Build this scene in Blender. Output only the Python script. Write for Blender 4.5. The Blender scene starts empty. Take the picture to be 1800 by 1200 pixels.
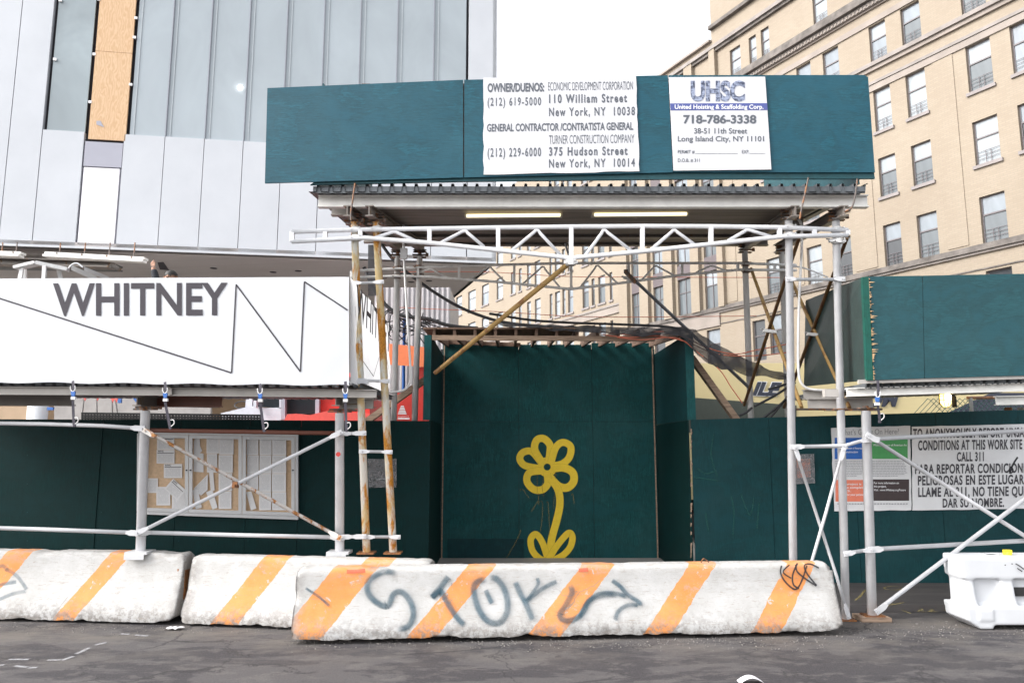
import bpy, math, random
from mathutils import Vector, noise
from math import radians, sin, cos, tan, pi, atan2, sqrt
random.seed(7)
S = bpy.context.scene
COL = S.collection

# ------------------------------------------------------------------ camera, sky, sun, exposure
FPX, TILT, EYE = 1300.0, radians(8.1), 2.0
cam_d = bpy.data.cameras.new("camera"); cam = bpy.data.objects.new("camera", cam_d); COL.objects.link(cam)
cam_d.sensor_width = 36; cam_d.lens = 36 * FPX / 1800; cam_d.clip_start = .1; cam_d.clip_end = 2000
cam.location = (0, 0, EYE); cam.rotation_euler = (pi / 2 + TILT, 0, 0)
S.camera = cam
SUN_ELEV, SUN_AZ = radians(38), radians(-108)       # azimuth from +y towards +x: soft sun from the left
W = bpy.data.worlds.new("World"); S.world = W; W.use_nodes = True
wn = W.node_tree; bg = wn.nodes["Background"]
sky = wn.nodes.new("ShaderNodeTexSky"); sky.sky_type = 'NISHITA'; sky.sun_disc = False
sky.sun_elevation = SUN_ELEV; sky.sun_rotation = SUN_AZ; sky.air_density = 1.0; sky.dust_density = 3.0; sky.ozone_density = 1.0
hs = wn.nodes.new("ShaderNodeHueSaturation"); hs.inputs["Saturation"].default_value = .16
wn.links.new(sky.outputs[0], hs.inputs["Color"]); wn.links.new(hs.outputs[0], bg.inputs[0]); bg.inputs[1].default_value = .15
sl = bpy.data.lights.new("sun", 'SUN'); sl.energy = 0.6; sl.angle = radians(22); sl.color = (1, .97, .92)
so = bpy.data.objects.new("sun", sl); COL.objects.link(so)
sd = Vector((sin(SUN_AZ) * cos(SUN_ELEV), cos(SUN_AZ) * cos(SUN_ELEV), sin(SUN_ELEV)))
so.rotation_euler = sd.to_track_quat('Z', 'Y').to_euler(); so.location = sd * 60
S.view_settings.view_transform = 'Standard'; S.view_settings.look = 'None'; S.view_settings.gamma = 1
S.view_settings.use_curve_mapping = False; S.view_settings.exposure = 1.75
S.render.engine = 'CYCLES'; S.cycles.max_bounces = 6; S.cycles.transparent_max_bounces = 10

# ------------------------------------------------------------------ helpers: places
O = Vector((0, 0, EYE))
def ray(x, y):
    a, b = (x - 900) / FPX, -(y - 600) / FPX
    return Vector((a, cos(TILT) - b * sin(TILT), sin(TILT) + b * cos(TILT)))
def P(x, y, Y): r = ray(x, y); return O + r * (Y / r.y)
def G(x, y, z=0.): r = ray(x, y); return O + r * ((z - EYE) / r.z)
def PL(x, y, q, n): r = ray(x, y); return O + r * ((q - O).dot(n) / r.dot(n))

# ------------------------------------------------------------------ helpers: meshes and things
class MB:
    def __init__(s): s.v = []; s.f = []; s.m = []; s.s = []; s.uv = {}
    def poly(s, pts, m=0, smooth=False, uv=None):
        i = len(s.v); s.v += [Vector(p) for p in pts]; s.f.append(list(range(i, i + len(pts)))); s.m.append(m); s.s.append(smooth)
        if uv: s.uv[len(s.f) - 1] = uv
        return s
    def prism(s, pts, off, m=0, uv=False):
        n = len(pts); i = len(s.v); off = Vector(off)
        a = [Vector(p) for p in pts]; s.v += a + [p + off for p in a]
        fs = [list(range(i, i + n)), list(range(i + 2 * n - 1, i + n - 1, -1))]
        fs += [[i + k, i + n + k, i + n + (k + 1) % n, i + (k + 1) % n] for k in range(n)]
        for q in fs: s.f.append(q); s.m.append(m); s.s.append(False)
        if uv and n == 4: s.uv[len(s.f) - len(fs)] = [(0, 1), (1, 1), (1, 0), (0, 0)]
        return s
    def box(s, lo, hi, m=0):
        x0, y0, z0 = lo; x1, y1, z1 = hi
        return s.prism([(x0, y0, z0), (x1, y0, z0), (x1, y0, z1), (x0, y0, z1)], (0, y1 - y0, 0), m)
    def bar(s, a, b, w, h, up=(0, 0, 1), m=0):
        a, b = Vector(a), Vector(b); t = (b - a).normalized(); r = t.cross(Vector(up)).normalized(); u = r.cross(t).normalized()
        q = [a + r * (i * w / 2) + u * (j * h / 2) for i, j in ((-1, -1), (1, -1), (1, 1), (-1, 1))]
        return s.prism(q, b - a, m)
    def ibeam(s, a, b, w, h, t=.012, m=0):
        a, b = Vector(a), Vector(b); up = Vector((0, 0, 1))
        s.bar(a + up * (h / 2 - t / 2), b + up * (h / 2 - t / 2), w, t, m=m)
        s.bar(a - up * (h / 2 - t / 2), b - up * (h / 2 - t / 2), w, t, m=m)
        return s.bar(a, b, t, h - 2 * t, m=m)
    def tube(s, pts, r, n=12, m=0, closed=False):
        pts = [Vector(p) for p in pts]; k = len(pts); i0 = len(s.v)
        rs = r if isinstance(r, (list, tuple)) else [r] * k
        ref = None
        for j, p in enumerate(pts):
            t = ((pts[(j + 1) % k] - pts[j - 1]) if closed else (pts[min(j + 1, k - 1)] - pts[max(j - 1, 0)])).normalized()
            if ref is None: ref = Vector((0, 0, 1)) if abs(t.z) < .9 else Vector((1, 0, 0))
            u = (ref - t * ref.dot(t)).normalized(); w = t.cross(u); ref = u
            s.v += [p + (u * cos(2 * pi * q / n) + w * sin(2 * pi * q / n)) * rs[j] for q in range(n)]
        for j in range(k if closed else k - 1):
            for q in range(n):
                a = i0 + j * n; b = i0 + ((j + 1) % k) * n
                s.f.append([a + q, b + q, b + (q + 1) % n, a + (q + 1) % n][::-1]); s.m.append(m); s.s.append(True)
        if not closed:
            for base in (i0, i0 + (k - 1) * n): s.f.append([base + q for q in range(n)]); s.m.append(m); s.s.append(False)
        return s
    def lathe(s, c, prof, n=24, m=0):
        c = Vector(c); i0 = len(s.v)
        for r, z in prof: s.v += [c + Vector((r * cos(2 * pi * q / n), r * sin(2 * pi * q / n), z)) for q in range(n)]
        for j in range(len(prof) - 1):
            for q in range(n): s.f.append([i0 + j * n + q, i0 + j * n + (q + 1) % n, i0 + (j + 1) * n + (q + 1) % n, i0 + (j + 1) * n + q]); s.m.append(m); s.s.append(True)
        return s
    def ribbon(s, pts, w, nrm, m=0, closed=False):
        pts = [Vector(p) for p in pts]; nrm = Vector(nrm); k = len(pts); i0 = len(s.v); L = 0; Ls = []
        ws = w if isinstance(w, (list, tuple)) else [w] * k
        for j, p in enumerate(pts):
            t = ((pts[(j + 1) % k] - pts[j - 1]) if closed else (pts[min(j + 1, k - 1)] - pts[max(j - 1, 0)])).normalized()
            b = t.cross(nrm).normalized() * ws[j] / 2
            if j: L += (p - pts[j - 1]).length
            Ls.append(L); s.v += [p - b, p + b]
        for j in range(k if closed else k - 1):
            a, b = i0 + 2 * j, i0 + 2 * ((j + 1) % k)
            s.f.append([a, a + 1, b + 1, b]); s.m.append(m); s.s.append(False)
            l0, l1 = Ls[j], (Ls[j + 1] if j + 1 < k else L + .05); T = max(L, 1e-4)
            s.uv[len(s.f) - 1] = [(l0 / T, 0), (l0 / T, 1), (l1 / T, 1), (l1 / T, 0)]
        return s
    def sheet(s, grid, m=0, smooth=True, th=None):
        nr, nc = len(grid), len(grid[0]); i = len(s.v)
        for r in grid: s.v += [Vector(p) for p in r]
        for a in range(nr - 1):
            for b in range(nc - 1):
                s.f.append([i + a * nc + b, i + a * nc + b + 1, i + (a + 1) * nc + b + 1, i + (a + 1) * nc + b]); s.m.append(m); s.s.append(smooth)
                s.uv[len(s.f) - 1] = [(b / (nc - 1), 1 - a / (nr - 1)), ((b + 1) / (nc - 1), 1 - a / (nr - 1)), ((b + 1) / (nc - 1), 1 - (a + 1) / (nr - 1)), (b / (nc - 1), 1 - (a + 1) / (nr - 1))]
        return s
    def build(s, name, mats, parent=None, root=None, loc=None, bevel=0):
        base = Vector(loc) if loc is not None else (root.location.copy() if root else Vector())
        me = bpy.data.meshes.new(name); me.from_pydata([v - base for v in s.v], [], s.f)
        mats = mats if isinstance(mats, (list, tuple)) else [mats]
        for mt in mats: me.materials.append(mt)
        me.polygons.foreach_set("material_index", s.m); me.polygons.foreach_set("use_smooth", s.s)
        if s.uv:
            ul = me.uv_layers.new(name="UVMap").data
            for fi, uvs in s.uv.items():
                for li, c in zip(me.polygons[fi].loop_indices, uvs): ul[li].uv = c
        me.validate(); me.update()
        o = bpy.data.objects.new(name, me); COL.objects.link(o)
        if loc is not None: o.location = base
        if parent is not None: o.parent = parent
        elif root is not None: o.parent = root
        if bevel:
            b = o.modifiers.new("bevel", 'BEVEL'); b.width = bevel; b.segments = 2; b.limit_method = 'ANGLE'; b.angle_limit = radians(40)
        return o

def tag(o, label=None, cat=None, group=None, kind=None):
    if label: o["label"] = label
    if cat: o["category"] = cat
    if group: o["group"] = group
    if kind: o["kind"] = kind
    return o
def thing(name, label, cat, loc, group=None):
    o = bpy.data.objects.new(name, None); o.empty_display_size = .1; COL.objects.link(o); o.location = loc
    return tag(o, label, cat, group)
def px_slab(pts, Y, th=.02): return MB().prism([P(x, y, Y) for x, y in pts], (0, th, 0), uv=True)
def crom(pts, closed=False, n=8):
    pts = [Vector(p) for p in pts]; out = []; k = len(pts)
    for i in range(k if closed else k - 1):
        g = lambda j: pts[j % k] if closed else pts[max(0, min(k - 1, j))]
        p0, p1, p2, p3 = g(i - 1), g(i), g(i + 1), g(i + 2)
        for q in range(n):
            t = q / n
            out.append(.5 * ((2 * p1) + (p2 - p0) * t + (2 * p0 - 5 * p1 + 4 * p2 - p3) * t * t + (3 * p1 - p0 - 3 * p2 + p3) * t ** 3))
    if not closed: out.append(pts[-1])
    return out
_fc = {}
def glyphs(body, bold=0., shear=0., space=1.):
    key = (body, bold, shear, space)
    if key in _fc: return _fc[key]
    cu = bpy.data.curves.new("txt", 'FONT'); cu.body = body; cu.offset = bold; cu.shear = shear; cu.space_character = space; cu.resolution_u = 4; cu.fill_mode = 'FRONT'
    ob = bpy.data.objects.new("txt", cu); COL.objects.link(ob)
    dg = bpy.context.evaluated_depsgraph_get(); me = ob.evaluated_get(dg).to_mesh()
    vs = [tuple(v.co)[:2] for v in me.vertices]; fs = [list(p.vertices) for p in me.polygons]
    ob.evaluated_get(dg).to_mesh_clear(); COL.objects.unlink(ob); bpy.data.objects.remove(ob); bpy.data.curves.remove(cu)
    _fc[key] = (vs, fs); return vs, fs
CAPH = max(v[1] for v in glyphs("H")[0])
def text(mb, body, quad, bold=0., shear=0., m=0, space=1.):
    """letters laid over the quad TL, TR, BR, BL (cap top to baseline)"""
    vs, fs = glyphs(body, bold, shear, space)
    x0 = min(v[0] for v in vs); x1 = max(v[0] for v in vs); i = len(mb.v)
    tl, tr, br, bl = [Vector(q) for q in quad]
    for x, y in vs:
        a = (x - x0) / (x1 - x0); b = y / CAPH
        mb.v.append((bl * (1 - a) + br * a) * (1 - b) + (tl * (1 - a) + tr * a) * b)
    for f in fs: mb.f.append([i + k for k in f]); mb.m.append(m); mb.s.append(False)
def px_text(mb, body, x0, y0, x1, y1, Y, bold=0., shear=0., slope=0., m=0, space=1.):
    dy = slope * (x1 - x0)
    text(mb, body, [P(x0, y0, Y), P(x1, y0 + dy, Y), P(x1, y1 + dy, Y), P(x0, y1, Y)], bold, shear, m, space)
def px_line(root, body, x0, y0, x1, y1, Y, mt, bold=0., slope=0., space=1., name='lettering'):
    mb = MB(); px_text(mb, body, x0, y0, x1, y1, Y, bold, 0., slope, 0, space); return mb.build(name, mt, root=root)

# ------------------------------------------------------------------ helpers: materials
class NT:
    def __init__(s, name):
        s.mat = bpy.data.materials.new(name); s.mat.use_nodes = True; s.t = s.mat.node_tree
        s.b = s.t.nodes["Principled BSDF"]; s.out = s.t.nodes["Material Output"]; s._tc = None
    def n(s, typ, **kw):
        o = s.t.nodes.new("ShaderNode" + typ)
        for k, v in kw.items(): setattr(o, k, v)
        return o
    def l(s, a, b): s.t.links.new(a, b)
    def put(s, sock, v):
        if hasattr(v, "is_output"): s.l(v, sock)
        elif isinstance(v, (tuple, list)) and len(v) == 3 and sock.type == 'RGBA': sock.default_value = (*v, 1)
        else: sock.default_value = v
    def co(s, what="Object", scale=(1, 1, 1), rot=(0, 0, 0)):
        if s._tc is None: s._tc = s.n("TexCoord")
        src = s._tc.outputs[what] if what != "Position" else s.n("NewGeometry").outputs["Position"]
        mp = s.n("Mapping"); mp.inputs["Scale"].default_value = scale; mp.inputs["Rotation"].default_value = rot
        s.l(src, mp.inputs[0]); return mp.outputs[0]
    def noise(s, co, scale=5, detail=4, rough=.55, dist=0.):
        o = s.n("TexNoise"); s.l(co, o.inputs["Vector"]); o.inputs["Scale"].default_value = scale; o.inputs["Detail"].default_value = detail
        o.inputs["Roughness"].default_value = rough; o.inputs["Distortion"].default_value = dist; return o.outputs["Fac"]
    def ramp(s, fac, a, b, c0=(0, 0, 0), c1=(1, 1, 1), interp='LINEAR'):
        o = s.n("ValToRGB"); s.l(fac, o.inputs[0]); e = o.color_ramp.elements; o.color_ramp.interpolation = interp
        e[0].position = a; e[1].position = b; e[0].color = (*c0, 1); e[1].color = (*c1, 1); return o.outputs[0]
    def mix(s, f, a, b, mode='MIX'):
        o = s.n("Mix", data_type='RGBA', blend_type=mode); s.put(o.inputs[0], f); s.put(o.inputs[6], a); s.put(o.inputs[7], b); return o.outputs[2]
    def math(s, op, a, b=0., c=None):
        o = s.n("Math", operation=op); s.put(o.inputs[0], a); s.put(o.inputs[1], b)
        if c is not None: s.put(o.inputs[2], c)
        return o.outputs[0]
    def sep(s, co): o = s.n("SeparateXYZ"); s.l(co, o.inputs[0]); return o.outputs
    def bump(s, h, strength=.3, dist=.01):
        o = s.n("Bump"); o.inputs["Strength"].default_value = strength; o.inputs["Distance"].default_value = dist
        s.l(h, o.inputs["Height"]); s.l(o.outputs[0], s.b.inputs["Normal"])
    def done(s, color, rough=.6, metal=0., spec=None):
        s.put(s.b.inputs["Base Color"], color); s.put(s.b.inputs["Roughness"], rough); s.put(s.b.inputs["Metallic"], metal)
        if spec is not None: s.put(s.b.inputs["Specular IOR Level"], spec)
        return s.mat

def speckle(name, c, var=.15, scale=6, rough=.6, metal=0., bump=0., stretch=(1, 1, 1), spec=None, detail=5):
    m = NT(name); f = m.noise(m.co(scale=stretch), scale, detail, .6)
    lo = tuple(x * (1 - var) for x in c); hi = tuple(min(1, x * (1 + var)) for x in c)
    if bump: m.bump(f, bump, .01)
    return m.done(m.ramp(f, .3, .7, lo, hi), rough, metal, spec)
def painted_ply(name, c, stretch, scuff=.35, streak=.25, gloss=.5, lift=.012, spec=.3):
    m = NT(name); g = m.noise(m.co(scale=stretch), 7, 6, .65, 1.2); b = m.noise(m.co(), 1.1, 5, .6, .4); k = m.noise(m.co(scale=(1, 1, 1)), 3.2, 6, .7)
    lo = tuple(x * (1 - streak) for x in c); hi = tuple(x * (1 + streak) for x in c)
    base = m.ramp(g, .36, .64, lo, hi); pt_ = m.noise(m.co(scale=(.8, 1, 1.3)), 2.3, 6, .62, .8); base = m.mix(m.math('MULTIPLY', m.ramp(pt_, .50, .60), .55), base, tuple(x * q for x, q in zip(c, (1.0, 1.38, 1.5)))); base = m.mix(m.math('MULTIPLY', m.ramp(pt_, .46, .36), .4), base, tuple(x * .62 + .004 for x in c))
    base = m.mix(m.math('MULTIPLY', m.ramp(b, .45, .7), scuff), base, tuple(x * 1.15 + lift for x in c))
    base = m.mix(m.math('MULTIPLY', m.ramp(k, .62, .72), .25), base, tuple(x * .55 for x in c))
    dust = m.noise(m.co(), 38, 3, .6); base = m.mix(m.math('MULTIPLY', m.ramp(dust, .69, .74), .35), base, tuple(x * .4 for x in c))
    m.bump(g, .25, .006)
    return m.done(base, gloss, 0., spec)
def rusty(name, paint, amount, scale=9, rust=(.36, .15, .035), rust2=(.17, .065, .025), rough=.5, metal=0., stretch=(1, 1, .35), paint2=None):
    m = NT(name); f = m.noise(m.co(scale=stretch), scale, 7, .62, .6); f2 = m.noise(m.co(), 45, 4, .6); d = m.noise(m.co(), 5, 5, .6)
    p = m.ramp(d, .3, .75, tuple(x * .8 for x in paint), paint) if paint2 is None else m.ramp(m.noise(m.co(scale=(1, 1, .4)), 5, 6, .65), .44, .54, paint2, paint)
    r = m.ramp(f2, .35, .65, rust2, rust)
    mask = m.ramp(f, 1 - amount - .02, 1 - amount + .06)
    m.bump(f, .2, .004)
    return m.done(m.mix(mask, p, r), rough, metal)
def plain(name, c, rough=.6, metal=0., emit=None, es=1.):
    m = NT(name)
    if emit: m.put(m.b.inputs["Emission Color"], emit); m.b.inputs["Emission Strength"].default_value = es
    f = m.noise(m.co(), 14, 3); return m.done(m.ramp(f, .3, .7, tuple(x * .93 for x in c), tuple(min(1, x * 1.05) for x in c)), rough, metal)
def glassy(name, c, rough=.06, spec=.9, var=.2):
    m = NT(name); f = m.noise(m.co(scale=(.4, .4, .25)), 1.5, 4, .6, .5)
    return m.done(m.ramp(f, .3, .7, tuple(x * (1 - var) for x in c), tuple(min(1, x * (1 + var)) for x in c)), rough, 0, spec)
def decal(name, c, soft=.35, dens=.9, patch=.5, patch_scale=14):
    """spray paint: solid core, soft edges across the stroke (UV v), patchy cover"""
    m = NT(name); u = m.sep(m.co("UV")); v = u[1]
    edge = m.math('MINIMUM', v, m.math('SUBTRACT', 1., v)); e = m.n("MapRange"); m.l(edge, e.inputs[0]); e.inputs[2].default_value = soft; e.interpolation_type = 'SMOOTHSTEP'
    f = m.noise(m.co("Object"), patch_scale, 4, .6); pt = m.ramp(f, .5 - patch / 2, .5 + patch / 2 + .01)
    if soft > .3:
        en = m.n("MapRange"); m.l(m.math('MINIMUM', u[0], m.math('SUBTRACT', 1., u[0])), en.inputs[0]); en.inputs[2].default_value = .07; en.interpolation_type = 'SMOOTHSTEP'
        dens = m.math('MULTIPLY', en.outputs[0], dens)
    a = m.math('MULTIPLY', m.math('MULTIPLY', e.outputs[0], dens), m.math('MULTIPLY_ADD', pt, patch, 1 - patch))
    m.l(a, m.b.inputs["Alpha"]); return m.done(c, .6)

M = {}
M['ply'] = painted_ply("teal_painted_plywood", (.009, .073, .103), (1.2, 1, 14), .5, .38)
M['ply_light'] = painted_ply("faded_teal_plywood", (.015, .068, .080), (1.2, 1, 14))
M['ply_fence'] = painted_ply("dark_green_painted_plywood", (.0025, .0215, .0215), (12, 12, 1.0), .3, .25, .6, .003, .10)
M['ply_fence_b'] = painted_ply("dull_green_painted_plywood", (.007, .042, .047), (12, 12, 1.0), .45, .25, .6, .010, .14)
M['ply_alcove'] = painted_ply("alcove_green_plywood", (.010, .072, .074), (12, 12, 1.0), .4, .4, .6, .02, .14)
M['ply_bare'] = painted_ply("grey_green_plywood_side", (.024, .04, .037), (12, 12, 1.), .8, .3, .45)
M['green_edge'] = painted_ply("bright_green_edge_paint", (.008, .085, .062), (10, 10, 1.), .2, .2)
M['splinter'] = speckle("raw_splintered_wood", (.55, .36, .19), .25, 30)
M['wood'] = speckle("weathered_timber", (.30, .21, .15), .4, 9, .8, bump=.3, stretch=(.4, 2, 6))
M['wood_dark'] = speckle("old_brown_joist_timber", (.16, .10, .07), .4, 9, .8, bump=.3, stretch=(2, .4, 4))
M['white_steel'] = rusty("white_painted_steel", (.60, .60, .615), .26, 8)
M['white_pipe'] = rusty("clean_white_pipe", (.88, .88, .90), .19, 10)
M['rust_pipe'] = rusty("rust_streaked_white_pipe", (.92, .90, .82), .46, 6, rust=(.85, .38, .06), rust2=(.55, .22, .03), paint2=(.86, .66, .34))
M['rust_brace'] = rusty("half_rusted_brace_pipe", (.74, .70, .66), .475, 9, rust=(.55, .24, .06), rust2=(.25, .09, .03), stretch=(1, 1, 1))
M['rusted'] = rusty("brown_rusted_steel", (.16, .07, .035), .55, 14, rust=(.30, .12, .03))
M['red_oxide'] = rusty("red_oxide_pipe", (.20, .075, .05), .3, 12, rust=(.12, .04, .03))
M['gold_pipe'] = rusty("ochre_stained_pipe", (.38, .23, .07), .45, 8, rust=(.26, .13, .035))
M['brown_pipe'] = rusty("brown_stained_brace", (.26, .14, .05), .5, 10, rust=(.16, .075, .03))
M['galv'] = speckle("galvanised_pipe", (.66, .65, .64), .2, 8, .45, .0, stretch=(1, 1, .3))
M['dark_pipe'] = speckle("dark_grey_pipe", (.22, .23, .26), .3, 8, .45, .4)
M['deck'] = speckle("dull_steel_decking", (.13, .14, .15), .3, 4, .5, .3)
M['ceil'] = speckle("dusty_brown_underside", (.20, .175, .155), .3, 3, .75, bump=.1, stretch=(.3, 3, 1))
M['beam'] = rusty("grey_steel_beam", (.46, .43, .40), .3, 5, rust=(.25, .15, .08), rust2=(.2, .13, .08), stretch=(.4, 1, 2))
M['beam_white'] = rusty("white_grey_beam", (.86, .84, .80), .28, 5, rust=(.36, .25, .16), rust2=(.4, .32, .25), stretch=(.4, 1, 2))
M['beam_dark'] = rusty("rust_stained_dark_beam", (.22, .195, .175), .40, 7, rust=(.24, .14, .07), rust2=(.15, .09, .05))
M['clamp'] = rusty("grimy_rusted_clamp", (.10, .08, .07), .5, 20, rust=(.28, .12, .04))
M['black'] = speckle("black_rubber_and_fabric", (.025, .025, .028), .3, 12, .6)
M['strap'] = speckle("dark_purple_strap_webbing", (.055, .05, .065), .3, 30, .8)
M['blue'] = plain("blue_plastic", (.03, .13, .42), .4)
M['orange_cord'] = plain("orange_cord", (.55, .15, .09), .5)
M['letter'] = plain("charcoal_lettering", (.055, .052, .06), .7)
M['letter_faded'] = plain("faded_black_lettering", (.10, .11, .13), .7)
M['letter_white'] = plain("white_lettering", (.8, .8, .82), .6)
M['banner_ink'] = plain("purple_grey_ink", (.038, .032, .042), .7)
M['vinyl'] = speckle("white_vinyl_banner", (.57, .58, .60), .03, 2, .55)
_v = NT("thin_translucent_vinyl"); _v.done((.74, .74, .76), .6); _t = _v.n("BsdfTranslucent"); _t.inputs[0].default_value = (.78, .78, .80, 1); _x = _v.n("MixShader"); _x.inputs[0].default_value = .5
_v.l(_v.b.outputs[0], _x.inputs[1]); _v.l(_t.outputs[0], _x.inputs[2]); _v.l(_x.outputs[0], _v.out.inputs[0]); M['vinyl_thin'] = _v.mat
M['sign_white'] = NT("scuffed_white_sign")
_m = M['sign_white']; _f = _m.noise(_m.co(), 3, 6, .7); _g = _m.noise(_m.co(), 60, 3, .5)
_c = _m.mix(_m.math('MULTIPLY', _m.ramp(_f, .55, .8), .35), (.60, .60, .62), (.42, .41, .41))
M['sign_white'] = _m.done(_m.mix(_m.math('MULTIPLY', _m.ramp(_g, .73, .76), .6), _c, (.2, .2, .2)), .5)
M['sign_grey'] = speckle("greyed_white_sign", (.66, .66, .67), .06, 3, .55)
M['blue_band'] = plain("blue_print", (.07, .09, .28), .5)
M['yellow_paint'] = decal("yellow_spray_paint", (.95, .66, .03), .05, 1., .04, 20)
M['yellow_drip'] = decal("thin_yellow_paint_runs", (.42, .30, .05), .4, .55, .6, 40)
M['spray_blue'] = decal("smoky_blue_black_spray", (.016, .075, .115), .34, .84, .75, 8)
M['spray_haze'] = decal("faint_grey_overspray", (.09, .15, .19), .5, .26, .8, 5)
M['spray_black'] = decal("black_marker_paint", (.015, .015, .02), .15, .95, .1, 20)
M['chalk_white'] = decal("white_spray_marking", (.50, .50, .52), .5, .8, .75, 18)
M['chalk_yellow'] = decal("yellow_chalk_marking", (.50, .40, .12), .5, .6, .7, 25)
M['plastic_white'] = speckle("white_moulded_plastic", (.56, .57, .59), .05, 3, .38)
M['rub'] = plain("dark_hole", (.02, .02, .02), .9)
M['yellow'] = plain("yellow_plastic", (.8, .62, .03), .45)
M['red'] = plain("red_paint", (.58, .045, .035), .4)
M['salmon'] = plain("bright_red_hood_paint", (.80, .12, .10), .35)
M['orange'] = plain("orange_fabric", (.85, .22, .09), .7)
M['alu'] = speckle("silver_cabinet_frame", (.50, .50, .51), .06, 6, .4, .25)
M['cork'] = speckle("tan_backing_board", (.60, .42, .27), .12, 22, .8)
M['tube'] = plain("lit_fluorescent_tube", (.9, .88, .75), .4, emit=(1, .84, .48), es=.75)
M['jar'] = plain("lit_yellow_lamp_glass", (.9, .6, .15), .3, emit=(1, .62, .16), es=2.2)
M['bulb'] = plain("white_hot_bulb", (1, .9, .7), .3, emit=(1, .88, .6), es=14)
M['skin'] = plain("skin", (.45, .25, .17), .6)
M['jacket'] = plain("dark_jacket", (.02, .022, .03), .8)
M['hair'] = plain("dark_hair", (.015, .012, .01), .6)
M['truck_white'] = plain("white_cab_paint", (.62, .64, .70), .35)
M['tan_wall'] = speckle("tan_board", (.42, .30, .20), .08, 3, .8)
M['dark_glass'] = glassy("dark_window_glass", (.03, .035, .04))
M['cream'] = speckle("pale_yellow_truck_side", (.60, .50, .27), .05, 2, .5)
M['navy'] = plain("navy_paint", (.03, .035, .055), .5)
M['olive'] = plain("dark_olive_paint", (.05, .06, .05), .6)
M['pouch'] = None
m = NT("clear_plastic_pouch"); f = m.noise(m.co(scale=(2, 1, 3)), 7, 4, .6, 2.); m.l(m.ramp(f, .35, .75, (.12,) * 3, (.7,) * 3), m.b.inputs["Alpha"]); M['pouch'] = m.done((.32, .31, .32), .15)
m = NT("black_net"); f = m.noise(m.co(scale=(1, 1, 1)), 3, 4); m.l(m.ramp(f, .3, .6, (.72,) * 3, (.97,) * 3), m.b.inputs["Alpha"]); M['net'] = m.done((.035, .035, .04), .8)

def paper_mat(name, lines=True, head=False):
    m = NT(name); uv = m.sep(m.co("UV")); base = (.70, .69, .695)
    row = m.math('FRACT', m.math('MULTIPLY', uv[1], 19.)); ink = m.math('LESS_THAN', row, .42)
    f = m.noise(m.co("UV", scale=(9, 1.2, 1)), 4, 3); wd = m.math('GREATER_THAN', f, .42)
    ins = m.math('MULTIPLY', m.math('GREATER_THAN', uv[0], .09), m.math('LESS_THAN', uv[0], .9))
    ins = m.math('MULTIPLY', ins, m.math('MULTIPLY', m.math('GREATER_THAN', uv[1], .10), m.math('LESS_THAN', uv[1], .72 if head else .93)))
    k = m.math('MULTIPLY', m.math('MULTIPLY', ink, wd), m.math('MULTIPLY', ins, .38 if lines else 0.))
    return m.done(m.mix(k, base, (.12, .12, .14)), .8)
M['typed'] = paper_mat("typed_paper"); M['permit'] = paper_mat("headed_permit_paper", True, True); M['blank'] = paper_mat("blank_paper", False)

def orange_ply():
    m = NT("bare_orange_plywood"); g = m.noise(m.co(scale=(1, 1, .35)), 2.2, 3, .5, .3)
    w = m.n("TexWave", wave_type='BANDS', bands_direction='X'); m.l(m.co(scale=(1, 1, .3)), w.inputs[0]); w.inputs["Scale"].default_value = 5; w.inputs["Distortion"].default_value = 22; w.inputs["Detail"].default_value = 3; w.inputs["Detail Scale"].default_value = 1.2
    c = m.ramp(w.outputs["Fac"], .0, 1., (.56, .36, .20), (.66, .46, .285)); return m.done(m.mix(m.math('MULTIPLY', g, .3), c, (.64, .38, .21)), .7)
M['ply_raw'] = orange_ply()
def metal_panel():
    m = NT("pale_metal_cladding"); f = m.noise(m.co(scale=(.5, .5, .5)), 1.6, 5, .6); g = m.noise(m.co(), 7, 5, .7)
    c = m.ramp(f, .3, .7, (.495, .512, .545), (.55, .567, .60)); return m.done(m.mix(m.math('MULTIPLY', m.ramp(g, .66, .8), .3), c, (.40, .41, .45)), .5, .0)
M['panel'] = metal_panel()
M['panel_white'] = speckle("bright_white_door_panel", (.82, .80, .82), .02, 2, .5)
M['panel_grey'] = speckle("lilac_grey_panel", (.36, .36, .42), .04, 2, .5)
M['curtain'] = glassy("pale_grey_green_glazing", (.335, .378, .408), .2, .7, .10)
M['curtain_b'] = glassy("darker_grey_glazing", (.25, .295, .315), .16, .8, .22)
M['mullion'] = plain("lilac_mullion", (.27, .28, .32), .5)
M['mullion_l'] = plain("pale_mullion", (.40, .44, .465), .5)
M['gap'] = plain("dark_shadow_gap", (.035, .032, .04), .8)
def soffit():
    m = NT("grey_brown_soffit_boards"); c = m.sep(m.co("Object", rot=(0, 0, radians(9)))); fr = m.math('FRACT', m.math('MULTIPLY', c[1], 1.6))
    k = m.math('LESS_THAN', fr, .03); f = m.noise(m.co(), .5, 4)
    return m.done(m.mix(m.math('MULTIPLY', k, .45), m.ramp(f, .3, .7, (.38, .35, .34), (.45, .42, .41)), (.22, .20, .20)), .6)
M['soffit'] = soffit()

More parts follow.
